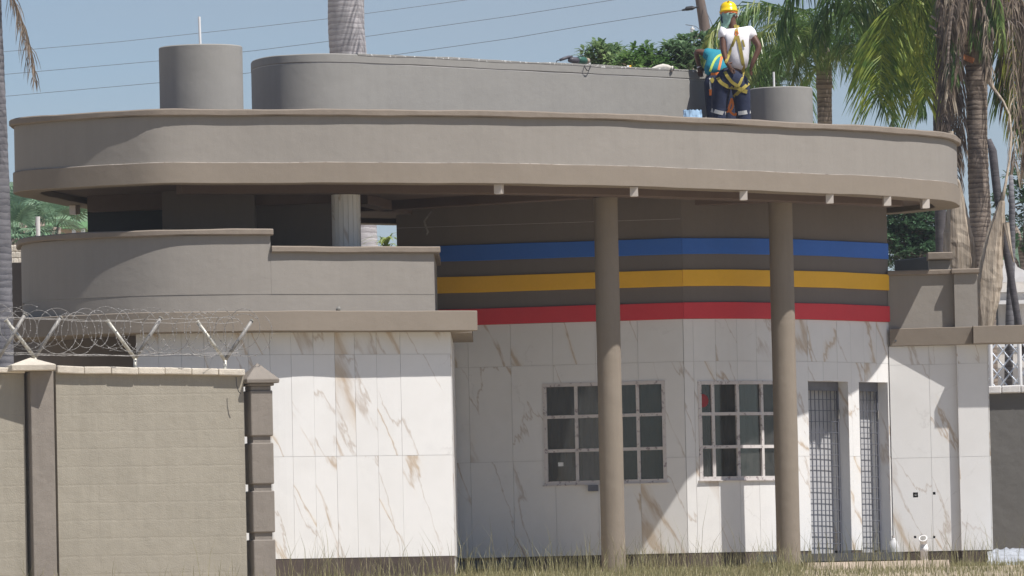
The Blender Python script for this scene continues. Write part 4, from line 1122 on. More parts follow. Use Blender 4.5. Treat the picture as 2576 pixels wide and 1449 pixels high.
for i in range(12):      # green fronds above, falling behind and to the right
    x0 = 2450; xe = rnd.uniform(2500, 2610) if i % 3 else rnd.uniform(2300, 2400); y0 = -220; ye = rnd.uniform(60, 420) if i % 3 else rnd.uniform(30, 160)
    way = [(x0, y0), ((x0 + xe) / 2, y0 - 60), (xe, y0 + (ye - y0) * .35), (xe + rnd.uniform(-10, 25), ye)]
    frond_way(way, 96.2 + rnd.uniform(-.8, 1.2), 62, .62, .026, .8, .6, 600 + i, rach=.016).obj('frond', 'palm' if i % 2 else 'palm_lit', t5)
Geo().tube([at(2470, 150, 95.2), at(2480, 158, 95.1), at(2483, 176, 95.0), at(2486, 200, 95.0), at(2500, 224, 95.0), at(2524, 255, 94.8), at(2540, 290, 94.6), at(2544, 335, 94.4), at(2540, 400, 94.3), at(2530, 460, 94.2), at(2520, 512, 94.1)], [.03, .065, .07, .045, .024, .016, .015, .016, .017, .019, .03], 10).obj('flower_stalk', 'sheath', t5, smooth=True)
Geo().box(at(2436, 148, 95.2), (.16, .1, .07), rot=Matrix.Rotation(.4, 3, 'Y')).obj('leaf_scar', 'rust', t5)
def blade(pts, wid, dep, Y, mat, name, parent, ridges=5, seed=0):
    """dry sheath: a ridged boat-shaped strip following pixel waypoints"""
    rnd = random.Random(seed); P = catmull([at(px, py, Y + k * .02) for k, (px, py) in enumerate(pts)], False, .06); m = len(P); V = []; F = []; n = 14
    for i, p in enumerate(P):
        f = i / (m - 1) * (len(wid) - 1); k = min(int(f), len(wid) - 2); w = (wid[k] + (wid[k + 1] - wid[k]) * (f - k))
        for j in range(n):
            a = 2 * math.pi * j / n; rj = 1 + .12 * math.sin(j * 2.7 + seed) + rnd.uniform(-.05, .05)
            V.append(p + Vector((math.cos(a) * w * rj, math.sin(a) * dep * (.3 + w * 4) * rj, 0)))
    for i in range(m - 1):
        for j in range(n): F.append((i * n + j, i * n + (j + 1) % n, (i + 1) * n + (j + 1) % n, (i + 1) * n + j))
    F.append(tuple(range(n))); F.append(tuple((m - 1) * n + k for k in range(n)))
    return mesh_obj(name, V, F, mat, parent)
blade([(2404, 450), (2408, 540), (2412, 610), (2420, 690)], [.03, .13, .20, .19], .09, 94.4, 'sheath', 'dry_sheath', t5, seed=1)
blade([(2521, 505), (2512, 550), (2500, 610), (2490, 690), (2482, 790), (2479, 840)], [.03, .10, .14, .17, .14, .06], .08, 94.0, 'sheath', 'dry_sheath', t5, seed=2)
blade([(2530, 560), (2545, 640), (2550, 660)], [.05, .03, .01], .05, 94.0, 'sheath', 'dry_sheath', t5, seed=3)
blade([(2392, 330), (2396, 420), (2402, 520)], [.035, .05, .03], .05, 94.6, 'sheath', 'dry_sheath', t5, seed=4)
blade([(2398, 10), (2388, 90), (2384, 160)], [.01, .02, .012], .03, 94.3, 'bark', 'dry_sheath', t5, seed=6)
Geo().tube([at(2488, 350, 94.2), at(2497, 380, 94.2), at(2508, 480, 94.2), at(2530, 620, 94.2), at(2560, 800, 94.2), at(2575, 900, 94.2)], [.03, .06, .06, .055, .05, .05], 10).obj('dead_stalk', 'bark_dark', t5, smooth=True)
Geo().tube([at(2543, 440, 94.6), at(2546, 520, 94.6), at(2545, 640, 94.6), at(2540, 800, 94.6), at(2536, 1000, 94.6)], [.03, .045, .05, .06, .06], 10).obj('dead_stalk', 'bark_grey', t5, smooth=True)

# pale royal palm behind the roof
t = empty('palm_tree', (at(910, 900, 105).x, 105, .3), 'smooth pale ringed palm trunk standing behind the roof wall', 'palm tree', 'palm trees behind the gatehouse')
trunk([(at(915, 1100, 105).x, 105, .2), at(908, 700, 105), at(903, 600, 105), at(890, 350, 105), at(876, 140, 105), at(871, 60, 105), at(870, -30, 105), at(870, -300, 105)], (.34, .33, .33, .30, .268, .285, .28, .25), 'bark_pale', 'trunk', t, ring=.05, amp=.008, n=32, seed=2)
palm_crown(t, at(870, -330, 105), fr_up, 10, 14, size=1.0)
# palm at the left edge, in front of the gatehouse
t = empty('palm_tree', (at(-25, 1000, 78.3).x, 78.3, .1), 'grey palm trunk at the left edge, a dry frond hanging beside it', 'palm tree')
trunk([(at(-2, 1500, 78.3).x, 78.3, -.2), at(-2, 1000, 78.3), at(-5, 800, 78.3), at(-8, 600, 78.3), at(-14, 400, 78.3), at(-22, 200, 78.3), at(-30, 0, 78.3), at(-36, -300, 78.3), at(-40, -740, 78.3)], (.20, .19, .175, .165, .158, .15, .145, .15), 'bark_grey', 'trunk', t, ring=.05, amp=.012, seed=9)
hangf = mk_mesh(frond_geo(1.35, R(-62), R(24), 34, .34, .014, 1.3, .4, seed=40, rach=.012), 'dead', 'frond')
place(hangf, 'frond', at(2, -70, 78.0), R(-20), t, label='dry frond hanging beside the trunk')
place(hangf, 'frond', at(8, -60, 78.1), R(20), t, scale=.62)
palm_crown(t, at(-40, -760, 78.3), fr_low, 8, 15, size=.9)
# fan palms
def fan_palm(px, py, Y, label, s=1.0, seed=0, nleaf=14):
    rnd = random.Random(seed); c = at(px, py, Y); t = empty('fan_palm', (c.x, Y, .3), label, 'fan palm', 'fan palms at the left')
    Geo().tube([(c.x, Y, .2), c], [.12, .09], 10).obj('trunk', 'bark', t, smooth=True)
    for i in range(nleaf):
        az = rnd.uniform(0, 6.28); el = rnd.uniform(-.3, 1.35); d = Vector((math.cos(az) * math.cos(el), math.sin(az) * math.cos(el), math.sin(el)))
        pe_ = d * .32 * s; g = Geo(); g.tube([(0, 0, 0), pe_], .008, 4)
        S = d.cross(Vector((0, 0, 1))).normalized(); U = S.cross(d)
        for k in range(22):
            a = -1.9 + 3.8 * k / 21; dd = (d * math.cos(a) + S * math.sin(a)).normalized(); l = .42 * s * (1 - .25 * abs(a) / 1.9)
            mid = pe_ + dd * l * .6; tip = pe_ + dd * l + Vector((0, 0, -.07 * s)); wv = dd.cross(U).normalized() * .014 * s + U * .006
            g.add([pe_, mid - wv, tip, mid + wv], [(0, 1, 2, 3)])
        me = mk_mesh(g, 'fan', 'leaf'); place(me, 'leaf', c, 0, t)
fan_palm(60, 560, 118, 'fan palm with blue green leaves nearest the left palm trunk', 1.25, 1)
fan_palm(100, 545, 121, 'fan palm with blue green leaves behind the short white post', 1.2, 2)
fan_palm(140, 572, 117, 'fan palm with blue green leaves nearest the small pink house', 1.3, 3)
fan_palm(36, 600, 116, 'low fan palm partly hidden by the left palm trunk', 1.1, 4)

# broad-leaved trees
def leaf_cluster(g, c, n, l, w, rnd, up=.35, droop=.5):
    for i in range(n):
        az = rnd.uniform(0, 6.28); el = rnd.uniform(-.35, 1.0) + up * .3
        d = Vector((math.cos(az) * math.cos(el), math.sin(az) * math.cos(el), math.sin(el))); S = d.cross(Vector((0, 0, 1))).normalized()
        ll = l * rnd.uniform(.7, 1.15); ww = w * rnd.uniform(.8, 1.2)
        b = Vector(c) + d * .02; m1 = b + d * ll * .5 + Vector((0, 0, ll * .06)); m2 = b + d * ll * .8 - Vector((0, 0, ll * droop * .15)); t_ = b + d * ll - Vector((0, 0, ll * droop * .35))
        g.add([b, m1 - S * ww / 2, m2 - S * ww * .36, t_, m2 + S * ww * .36, m1 + S * ww / 2, m1 - Vector((0, 0, ww * .15)), m2 - Vector((0, 0, ww * .12))], [(0, 1, 6), (0, 6, 5), (1, 2, 7, 6), (6, 7, 4, 5), (2, 3, 7), (7, 3, 4)])

def broad_tree(label, blobs, Y, mat, dens, l, w, seed, trunk_px, per=9, name='broadleaf_tree', group=None, cat='tree', depth=1.2):
    """blobs: (px, py, rx_px, ry_px) crown lobes; leaf clusters sit on twigs in the outer shell of each lobe"""
    rnd = random.Random(seed); q = at(trunk_px, 600, Y)
    t = empty(name, (q.x, Y, .3), label, cat, group); g = Geo(); tw = Geo()
    for (px, py, rx, ry) in blobs:
        c = at(px, py, Y + rnd.uniform(-.3, .5)); RX, RZ = rx * Y / FPX, ry * Y / FPX
        fork = Vector((q.x * .5 + c.x * .5, Y, c.z - RZ * 1.2)); tw.tube([Vector((q.x, Y, max(.8, c.z - RZ * 3.5))), fork, c - Vector((0, 0, RZ * .3))], [.07, .05, .025], 6)
        for i in range(int(dens * RX * RZ * 8) + 4):
            d = Vector((rnd.gauss(0, 1), rnd.gauss(0, 1), rnd.gauss(0, 1))).normalized(); k = rnd.uniform(.45, 1.0) ** .6
            p = c + Vector((d.x * RX, d.y * depth * (RX + RZ) / 2, d.z * RZ)) * k
            if rnd.random() < .5: tw.tube([c.lerp(p, .4), p], [.014, .008], 4, cap=False)
            leaf_cluster(g, p, per, l, w, rnd)
    tw.tube([(q.x, Y, .2), (q.x + .05, Y, 1.8), (q.x, Y, 3.2)], [.16, .13, .1], 10)
    tw.obj('trunk', 'bark', t); g.obj('crown', mat, t, kind='stuff'); return t
broad_tree('bushy tree with dark broad leaves behind the power tool', [(1505, 150, 42, 40), (1545, 145, 40, 34), (1480, 175, 25, 22), (1560, 185, 70, 40)], 108, 'frangi', 80, .17, .055, 1, 1530, group='bushy trees beyond the roof')
broad_tree('bushy tree with light green leaves in the middle of the row beyond the roof', [(1615, 150, 40, 35), (1590, 170, 40, 30), (1645, 175, 40, 32)], 106.5, 'frangi2', 80, .17, .055, 2, 1610, group='bushy trees beyond the roof')
broad_tree('bushy tree with dark broad leaves rising behind the utility pole', [(1700, 145, 48, 44), (1745, 130, 50, 42), (1795, 150, 45, 50), (1670, 175, 40, 30), (1760, 180, 70, 40)], 107, 'frangi', 75, .18, .06, 3, 1740, group='bushy trees beyond the roof')
broad_tree('dark bushy tree between the standing worker and the drooping palm', [(1910, 165, 45, 60), (1880, 200, 60, 50), (1940, 190, 40, 60)], 109, 'frangi', 60, .18, .06, 4, 1905, group='bushy trees beyond the roof')
broad_tree('dense green tree seen in the gap right of the banded wall', [(2290, 590, 70, 75), (2340, 560, 60, 60), (2250, 620, 60, 60), (2320, 650, 60, 40), (2370, 610, 50, 60), (2270, 550, 50, 50), (2300, 620, 50, 50)], 118, 'tree', 85, .13, .05, 5, 2290, per=10)
broad_tree('hazy pale green tree beyond the white house, right edge', [(2580, 450, 60, 60), (2540, 520, 50, 60), (2600, 600, 80, 70), (2530, 600, 40, 50)], 132, 'tree', 16, .17, .07, 6, 2580, per=10)
# strap-leaved plant seen through the opening
c = at(972, 640, 97); t = empty('strap_leaf_plant', (c.x, 97, .3), 'yellow green strap leaved plant seen through the opening beside the marble column', 'plant')
rnd = random.Random(3); Geo().tube([(c.x, 97, .2), (c.x, 97, c.z)], .1, 8).obj('stem', 'bark', t)
for i in range(40):
    az = rnd.uniform(0, 6.28); L = rnd.uniform(.35, .62); u_ = Vector((math.cos(az), math.sin(az), 0)); P = [c + Vector((0, 0, rnd.uniform(-.25, .1)))]
    for k in range(5): P.append(P[-1] + (u_ * (.25 + .35 * k) + Vector((0, 0, 1.2 - .55 * k))).normalized() * L / 5)
    V = []; S = Vector((-u_.y, u_.x, 0)); wd = (.02, .024, .02, .016, .01, .002)
    for k, p in enumerate(P): V += [p - S * wd[k], p + S * wd[k]]
    mesh_obj('leaf', V, [(2 * k, 2 * k + 1, 2 * k + 3, 2 * k + 2) for k in range(5)], 'agave', t)

# ================================================================== GRASS
def grass_patch(name, label_n, regions, seed, mat='grass', **kw):
    r = np.random.default_rng(seed); Vs = []; Fs = []; base = 0
    for (px0, px1, Y0, Y1, n, h0, h1, w) in regions:
        Y = r.uniform(Y0, Y1, n); px = r.uniform(px0, px1, n); x = (px - CX) * Y / FPX
        clump = .55 + .45 * np.sin(x * 2.1 + Y * 1.3) * np.sin(x * .9 - Y * .7) + .25 * r.standard_normal(n)
        h = np.clip(h0 + (h1 - h0) * r.random(n) ** 1.6 * np.clip(clump, .3, 1.4), .05, 1.4)
        z = np.array([gz(v) for v in Y]); az = r.uniform(0, 2 * np.pi, n); lean = r.uniform(.05, .5, n) * h; wa = r.uniform(0, np.pi, n)
        wx, wy = np.cos(wa) * w * .5, np.sin(wa) * w * .5
        dx, dy = np.cos(az) * lean, np.sin(az) * lean
        P = np.stack([np.stack([x - wx, Y - wy, z - .03], 1), np.stack([x + wx, Y + wy, z - .03], 1),
                      np.stack([x + dx * .35 - wx * .8, Y + dy * .35 - wy * .8, z + h * .55], 1), np.stack([x + dx * .35 + wx * .8, Y + dy * .35 + wy * .8, z + h * .55], 1),
                      np.stack([x + dx, Y + dy, z + h * r.uniform(.8, 1, n)], 1)], 1)
        Vs.append(P.reshape(-1, 3)); idx = base + np.arange(n)[:, None] * 5
        for i in range(n):
            b = base + i * 5; Fs.append((b, b + 1, b + 3, b + 2)); Fs.append((b + 2, b + 3, b + 4))
        base += n * 5
    me = bpy.data.meshes.new(name); me.from_pydata(np.concatenate(Vs).tolist(), [], Fs); me.materials.append(MAT[mat]); me.update()
    o = bpy.data.objects.new(name, me); COL.objects.link(o); return props(o, **kw)
grass_patch('grass', '', [(-60, 2050, 67, 75.6, 7500, .08, .32, .009), (2050, 2640, 67, 75.6, 1500, .06, .22, .008), (640, 2010, 76.5, 83.2, 6500, .05, .20, .008), (2010, 2640, 76.5, 82, 1300, .04, .10, .008), (690, 1500, 80, 81.2, 1200, .05, .16, .007), (1140, 2020, 83.2, 85.3, 3000, .06, .2, .007),
    (2020, 2560, 82, 85, 350, .05, .14, .007), (2380, 2640, 84, 87.6, 600, .05, .14, .007),
    (0, 2600, 74, 75.8, 420, .25, .75, .006), (690, 2500, 78, 83.5, 900, .28, .85, .006), (1150, 2030, 83, 85, 420, .25, .65, .0055)], 3, label='dry green and straw grass growing in front of the walls', cat='grass', kind='stuff')

# ================================================================== HAZE
hm_ = bpy.data.materials.new('haze_air'); hm_.use_nodes = True; hn = hm_.node_tree.nodes; hn.clear()
ho = hn.new('ShaderNodeOutputMaterial'); hv = hn.new('ShaderNodeVolumePrincipled')
hv.inputs['Color'].default_value = (.86, .92, 1.0, 1); hv.inputs['Density'].default_value = HAZE
hm_.node_tree.links.new(hv.outputs[0], ho.inputs['Volume'])
zc_ = (-2.7 + 60) / 2
Geo().box((0, 560, zc_), (900, 1180, 60 + 2.7)).obj('haze', hm_, None, kind='stuff', label='thin pale summer haze filling the air', cat='haze')

# ================================================================== SMALL THINGS ON THE GROUND
c = at(2325, 1400, 87.7); t = empty('gully_pipe', (c.x, 87.7, .38), 'short white plastic pipe with angled open top standing on the slab', 'pipe')
rt_ = .047
Geo().lathe((c.x, 87.7, 0), [(rt_, .38), (rt_, .50), (rt_ + .008, .505), (rt_ + .008, .56), (rt_, .565), (rt_, .60)], 24).obj('upright', 'whitepipe', t, smooth=True)
g = Geo(); a_ = Vector((c.x, 87.7, .58)); d_ = Vector((-.12, -.75, .65)).normalized()
g.tube([a_, a_ + Vector((0, 0, .03)), a_ + Vector((0, 0, .03)) + d_ * .05, a_ + Vector((0, 0, .03)) + d_ * .10], [rt_, rt_, rt_ + .004, rt_ + .008], 24, cap=True)
g.obj('elbow', 'whitepipe', t, smooth=False)
e_ = a_ + Vector((0, 0, .03)) + d_ * .101
Geo().tube([e_, e_ + d_ * .002], [rt_ - .008, rt_ - .008], 24).obj('opening', 'galvdark', t)
Geo().tube([(c.x, 87.7, .34), (c.x, 87.7, .40)], .052, 20).obj('collar', 'coping', t)
c = at(2249, 1408, 86.9)
t = empty('plastic_bottle', (c.x, 86.9, .38), 'large clear plastic bottle standing beside the right gate', 'bottle')
Geo().lathe((c.x, 86.9, .386), [(.058, 0), (.066, .012), (.064, .08), (.067, .09), (.064, .16), (.066, .18), (.045, .25), (.02, .28), (.018, .30)], 24).obj('body', 'jug', t, smooth=True)
Geo().lathe((c.x, 86.9, .686), [(.021, 0), (.021, .022)], 16).obj('cap', 'lampbox', t)
# crumpled silver sheet
V = []; F = []; nx_, ny_ = 26, 10; rnd = random.Random(8)
for j in range(ny_):
    for i in range(nx_):
        px = 2484 + 200 * i / (nx_ - 1); Y = 88.6 - .25 * j; q = at(px, 1400, Y)
        V.append((q.x, Y, .52 - .035 * j + rnd.uniform(-.018, .018)))
for j in range(ny_ - 1):
    for i in range(nx_ - 1): F.append((j * nx_ + i, j * nx_ + i + 1, (j + 1) * nx_ + i + 1, (j + 1) * nx_ + i))
o = mesh_obj('foil_sheet', V, F, 'silver', None, smooth=True, label='crumpled silver sheet lying against the grey boundary wall', cat='sheet')
sm = o.modifiers.new('thick', 'SOLIDIFY'); sm.thickness = .006
q = at(2376, 1441, 85.6); Geo().box((q.x, 85.6, q.z), (.09, .07, .06), rz=.5).obj('brick_fragment', 'rust', None, label='orange broken brick lying in the grass below the slab', cat='brick')
# dangling wires on the dark wall
g = Geo(); rnd = random.Random(4)
for k in range(3):
    x0 = 1076 + rnd.uniform(-5, 5); g.tube([at(1085, 532, 86.45), at(1078 + k, 540, 86.4), at(x0 - 6, 556, 86.4), at(x0 - 2, 572, 86.4), at(x0 + 4, 584, 86.4), at(x0, 592 - k * 3, 86.4)], .006, 5)
g.obj('loose_cable', 'galvdark', None, label='bundle of loose pale cable ends hanging on the dark upper wall', cat='cable')
# vent hole and chipped patch, kept as parts of the wall
q = pp.at(pp.find(851, 776), .01); Geo().lathe((q.x, q.y, zat(851, 777, q.y)), [(.02, 0), (.028, .01), (.01, .02)], 12, axis=(0, -1, 0)).obj('drain_spout', 'splash', gh)
q = CPl.at(CPl.find(2253, 857), .001); Geo().tube([(q.x, q.y - .004, zat(2253, 857, q.y)), (q.x, q.y + .05, zat(2253, 857, q.y))], .014, 14).obj('conduit_hole', 'darkroom', gh)

# ================================================================== THINGS ON THE ROOF WALL
def on_wall(px, py):
    u = rs.find(px, py); q = rs.at(u, -.1); return q
q = on_wall(1445, 152); Y = q.y; base = Vector((at(1445, 160, Y).x, Y, 6.80))
t = empty('power_tool', base, 'green and grey power breaker lying on the roof wall with its cord hanging', 'power tool')
def tp(px, py, dy=0): return at(px, py, Y + dy + (px - 1445) * .0042)
o = Geo().tube([tp(1452, 151), tp(1456, 151), tp(1468, 152.5), tp(1474, 153)], [.040, .048, .048, .036], 16).obj('motor_housing', 'toolgreen', t, smooth=True)
Geo().tube([tp(1432, 151), tp(1438, 151), tp(1446, 152), tp(1453, 152)], [.030, .038, .042, .042], 14).obj('gearbox', 'toolgrey', t, smooth=True)
Geo().tube([tp(1439, 143), tp(1430, 143.5), tp(1420, 147), tp(1409, 151)], [.018, .02, .021, .017], 10).obj('handle', 'toolgrey', t, smooth=True)
Geo().tube([tp(1409, 151), tp(1401, 153), tp(1399, 159)], [.006, .006, .005], 6).obj('hook', 'cable', t)
Geo().tube([tp(1474, 152.5), tp(1479, 153), tp(1482, 154)], [.034, .036, .024], 12).obj('nose', 'sheath', t, smooth=True)
Geo().tube([tp(1455, 143), tp(1462, 141), tp(1468, 143)], .008, 6).obj('switch', 'cable', t)
Geo().tube([tp(1470, 160), tp(1471, 168, -.12), tp(1476, 177, -.12), tp(1481, 177, -.12), tp(1486, 168, -.12), tp(1484, 161), tp(1490, 163), tp(1503, 164)], .006, 6).obj('cord', 'cable', t, smooth=True)
Geo().box(tp(1481, 160), (.05, .03, .02)).obj('plug', 'whitepipe', t)
q = on_wall(1582, 167); Y = q.y
t = empty('spray_can', at(1582, 169, Y), 'tiny white and yellow can lying on the roof wall', 'can')
Geo().tube([at(1577, 168.5, Y), at(1583, 168, Y)], .018, 10).obj('body', 'whitepipe', t); Geo().tube([at(1583, 168, Y), at(1588, 168, Y)], .019, 10).obj('cap', 'yellow', t)
q = on_wall(1677, 172); Y = q.y
g = Geo(); P_ = [at(1625, 175.5, Y), at(1640, 174, Y), at(1655, 171, Y), at(1668, 169, Y), at(1680, 170, Y), at(1688, 173, Y)]
g.tube(P_, [.008, .018, .038, .045, .038, .03], 12); o = g.obj('sack', 'sack', None, label='crumpled cream sack with its roll end lying on the roof wall', cat='sack', smooth=True)
g = Geo(); g.tube([at(1689, 172.5, Y - .03), at(1693, 173, Y - .03)], [.036, .036], 16); o2 = g.obj('roll_end', 'sack', o)
Geo().tube([at(1693, 173, Y - .031), at(1694.4, 173.1, Y - .034)], [.022, .022], 12).obj('roll_hole', 'toolgrey', o)
# blue bag on the deck
V = []; F = []; rnd = random.Random(2); nx_, nz_ = 14, 9; Yb = 86.0
for s_ in (-1, 1):
    for j in range(nz_):
        for i in range(nx_):
            f = i / (nx_ - 1); q = at(1719 + 47 * f, 300, Yb); zz = 5.645 + (zat(1742, 277, Yb) - 5.645) * j / (nz_ - 1)
            V.append((q.x + rnd.uniform(-.004, .004), Yb + s_ * (.07 * math.sin(math.pi * f) * (1 - .7 * j / nz_) + .006) + rnd.uniform(-.008, .008), zz + (rnd.uniform(-.012, .012) if j == nz_ - 1 else 0)))
n1 = nx_ * nz_
for s_ in (0, 1):
    for j in range(nz_ - 1):
        for i in range(nx_ - 1): F.append((s_ * n1 + j * nx_ + i, s_ * n1 + j * nx_ + i + 1, s_ * n1 + (j + 1) * nx_ + i + 1, s_ * n1 + (j + 1) * nx_ + i))
for j in range(nz_ - 1):
    for i in (0, nx_ - 1): F.append((j * nx_ + i, n1 + j * nx_ + i, n1 + (j + 1) * nx_ + i, (j + 1) * nx_ + i))
mesh_obj('plastic_bag', V, F, 'bluebag', None, label='light blue plastic bag standing on the roof behind the canopy edge', cat='bag')

# ================================================================== PEOPLE
def hand_nodes(w, d, side, pts, edges, rad, iw, curl=.5):
    """palm and five fingers branching from wrist index iw; d: hand direction, side: direction of the thumb"""
    d = Vector(d).normalized(); s_ = Vector(side).normalized(); nrm = d.cross(s_).normalized()
    k = len(pts); pts.append(Vector(w) + d * .05); rad.append((.034, .024)); edges.append((iw, k)); kp = k
    for i, (off, ln) in enumerate(((.026, .072), (.009, .082), (-.009, .077), (-.025, .060))):
        b = Vector(w) + d * .088 + s_ * off; k0 = len(pts)
        pts.append(b); rad.append((.0105, .0105)); edges.append((kp, k0))
        pts.append(b + (d + nrm * curl * .6).normalized() * ln * .5); rad.append((.0095, .0095)); edges.append((k0, k0 + 1))
        pts.append(pts[-1] + (d * .6 + nrm * curl * 1.4).normalized() * ln * .5); rad.append((.0075, .0075)); edges.append((k0 + 1, k0 + 2))
    b = Vector(w) + d * .035 + s_ * .035; k0 = len(pts)
    pts.append(b); rad.append((.014, .014)); edges.append((kp, k0)); pts.append(b + (d * .7 + s_ * .6).normalized() * .05); rad.append((.011, .011)); edges.append((k0, k0 + 1))

def build_skin(nodes, edges, name, mat, parent, hands=(), sub=1):
    names = list(nodes); idx = {n: i for i, n in enumerate(names)}
    pts = [Vector(nodes[n][0]) for n in names]; rad = [nodes[n][1] for n in names]; E = [(idx[a], idx[b]) for a, b in edges]
    for (wr, d, side, curl) in hands: hand_nodes(pts[idx[wr]], d, side, pts, E, rad, idx[wr], curl)
    V, F = skin_mesh(pts, E, rad, 0, sub)
    return mesh_obj(name, V, F, mat, parent, smooth=True)

Y1 = 86.9
def J(px, py, dy=0.0): return at(px, py, Y1 + dy)
def person(name_label, Yp, J, sk, shirt_mat, trouser_mat, hands, deck=5.64):
    b = J['pelvis'][0]
    t = empty('person', (b.x, b.y, deck), name_label, 'person')
    N = {k: v for k, v in J.items()}
    E = [('pelvis', 'waist'), ('waist', 'chest'), ('chest', 'neck'), ('neck', 'head'), ('head', 'crown'), ('chest', 'sL'), ('sL', 'eL'), ('eL', 'wL'), ('chest', 'sR'), ('sR', 'eR'), ('eR', 'wR'),
         ('pelvis', 'hL'), ('hL', 'kL'), ('kL', 'aL'), ('aL', 'tL'), ('pelvis', 'hR'), ('hR', 'kR'), ('kR', 'aR'), ('aR', 'tR')]
    body = build_skin(N, E, 'body', 'skin', t, hands, 1)
    def grow(keys, k=1.0, add=.02): return {n: (N[n][0], tuple(r * k + add for r in N[n][1])) for n in keys}
    sh = grow(['chest', 'waist', 'sL', 'sR'], 1.02, .02)
    sh['chest'] = (N['chest'][0], (.185, .145)); sh['waist'] = (N['waist'][0], (.165, .14)); sh['hem'] = (N['waist'][0].lerp(N['pelvis'][0], .72), (.170, .146))
    sh['nk'] = (N['chest'][0].lerp(N['neck'][0], .62), (.085, .07))
    for s_ in 'LR': sh['q' + s_] = (N['s' + s_][0].lerp(N['e' + s_][0], .46) + Vector((-.018 if s_ == 'L' else .018, 0, 0)), (.096, .088)); sh['s' + s_] = (N['s' + s_][0], (.092, .088))
    shirt = build_skin(sh, [('chest', 'waist'), ('waist', 'hem'), ('chest', 'nk'), ('chest', 'sL'), ('sL', 'qL'), ('chest', 'sR'), ('sR', 'qR')], 'shirt', shirt_mat, t)
    tr = {'pelvis': (N['pelvis'][0], (.19, .15)), 'top': (N['waist'][0].lerp(N['pelvis'][0], .38), (.165, .135))}
    for s_ in 'LR':
        tr['h' + s_] = (N['h' + s_][0], (.135, .14)); tr['k' + s_] = (N['k' + s_][0], (.115, .11)); tr['m' + s_] = (N['h' + s_][0].lerp(N['k' + s_][0], .5), (.128, .13)); tr['a' + s_] = (N['a' + s_][0] + Vector((0, 0, .04)), (.088, .09))
    trous = build_skin(tr, [('pelvis', 'top'), ('pelvis', 'hL'), ('hL', 'mL'), ('mL', 'kL'), ('kL', 'aL'), ('pelvis', 'hR'), ('hR', 'mR'), ('mR', 'kR'), ('kR', 'aR')], 'trousers', trouser_mat, t)
    for s_ in 'LR':
        a_ = N['a' + s_][0]; tt = N['t' + s_][0]
        Geo().tube([Vector((a_.x, a_.y - .06, deck + .04)), Vector((a_.x, a_.y, deck + .05)), Vector((tt.x, tt.y, deck + .035)), Vector((tt.x, tt.y + .04, deck + .03))], [.035, .05, .042, .025], 12).obj('boot', 'toolgrey', t, smooth=True)
    return t, body, shirt, trous

def tree_of(*objs):
    V = []; F = []
    for o in objs:
        k = len(V); mw = o.matrix_world
        V += [v.co.copy() for v in o.data.vertices]; F += [tuple(i + k for i in p.vertices) for p in o.data.polygons]
    return BVHTree.FromPolygons(V, F)

def strap(bvh, way, width, mat, name, parent, off=.010, fallback=None, last=None):
    """webbing laid on the clothes along pixel waypoints"""
    P = []
    for i in range(len(way) - 1):
        (x0, y0), (x1, y1) = way[i], way[i + 1]; n = max(2, int(math.hypot(x1 - x0, y1 - y0) / 4))
        for k in range(n + (1 if i == len(way) - 2 else 0)):
            px, py = x0 + (x1 - x0) * k / n, y0 + (y1 - y0) * k / n; d = at(px, py, 1).normalized()
            h = bvh.ray_cast(d * 60, d, 60)
            if h[0] is not None: P.append(h[0] - d * off); last = h[0].y
            else: P.append(at(px, py, (last or fallback or Y1) - off))
    for _ in range(2):
        P = [P[0]] + [(P[i - 1] + P[i] * 2 + P[i + 1]) / 4 for i in range(1, len(P) - 1)] + [P[-1]]
    V = []; F = []; m = len(P)
    for i, p in enumerate(P):
        t_ = (P[min(i + 1, m - 1)] - P[max(i - 1, 0)]).normalized(); vd = p.normalized(); s_ = t_.cross(vd).normalized() * width / 2
        V += [p - s_ - vd * .003, p + s_ - vd * .003, p + s_ + vd * .003, p - s_ + vd * .003]
    for i in range(m - 1):
        for j in range(4): F.append((i * 4 + j, i * 4 + (j + 1) % 4, (i + 1) * 4 + (j + 1) % 4, (i + 1) * 4 + j))
    F += [(3, 2, 1, 0), tuple((m - 1) * 4 + j for j in range(4))]
    return mesh_obj(name, V, F, mat, parent)

def ankle(px, Y): return Vector((at(px, 350, Y).x, Y, 5.72))
J1 = dict(
    pelvis=(J(1845, 187), (.10, .07)), waist=(J(1855, 152, -.01), (.09, .07)), chest=(J(1854, 100, .0), (.10, .07)),
    neck=(J(1842, 62, .01), (.052, .052)), head=(J(1835, 44, .03), (.078, .085)), crown=(J(1833, 28, .03), (.075, .085)),
    sL=(J(1819, 78, .0), (.062, .062)), eL=(J(1820, 128, -.10), (.040, .042)), wL=(J(1829, 160, -.155), (.026, .03)),
    sR=(J(1886, 79, .0), (.062, .062)), eR=(J(1911, 119, -.08), (.042, .044)), wR=(J(1893, 159, -.13), (.027, .03)),
    hL=(J(1817, 205), (.07, .07)), kL=(J(1809, 264, .02), (.058, .062)), aL=(ankle(1808, Y1 + .0), (.042, .045)), tL=(ankle(1805, Y1 + .16) - Vector((0, 0, .04)), (.035, .03)),
    hR=(J(1862, 205), (.07, .07)), kR=(J(1868, 264, .03), (.058, .062)), aR=(ankle(1874, Y1 + .02), (.042, .045)), tR=(ankle(1880, Y1 + .18) - Vector((0, 0, .04)), (.035, .03)))
hd = [('wL', J(1836, 170, -.14) - J(1829, 160, -.155), Vector((.1, .1, 1)), .5), ('wR', J(1889, 172, -.12) - J(1893, 159, -.13), Vector((.2, .1, 1)), .7)]
t1, body1, shirt1, trous1 = person('person standing with hands on hips in yellow helmet, white T-shirt and navy trousers', Y1, J1, 'skin', 'tee', 'navy', hd)
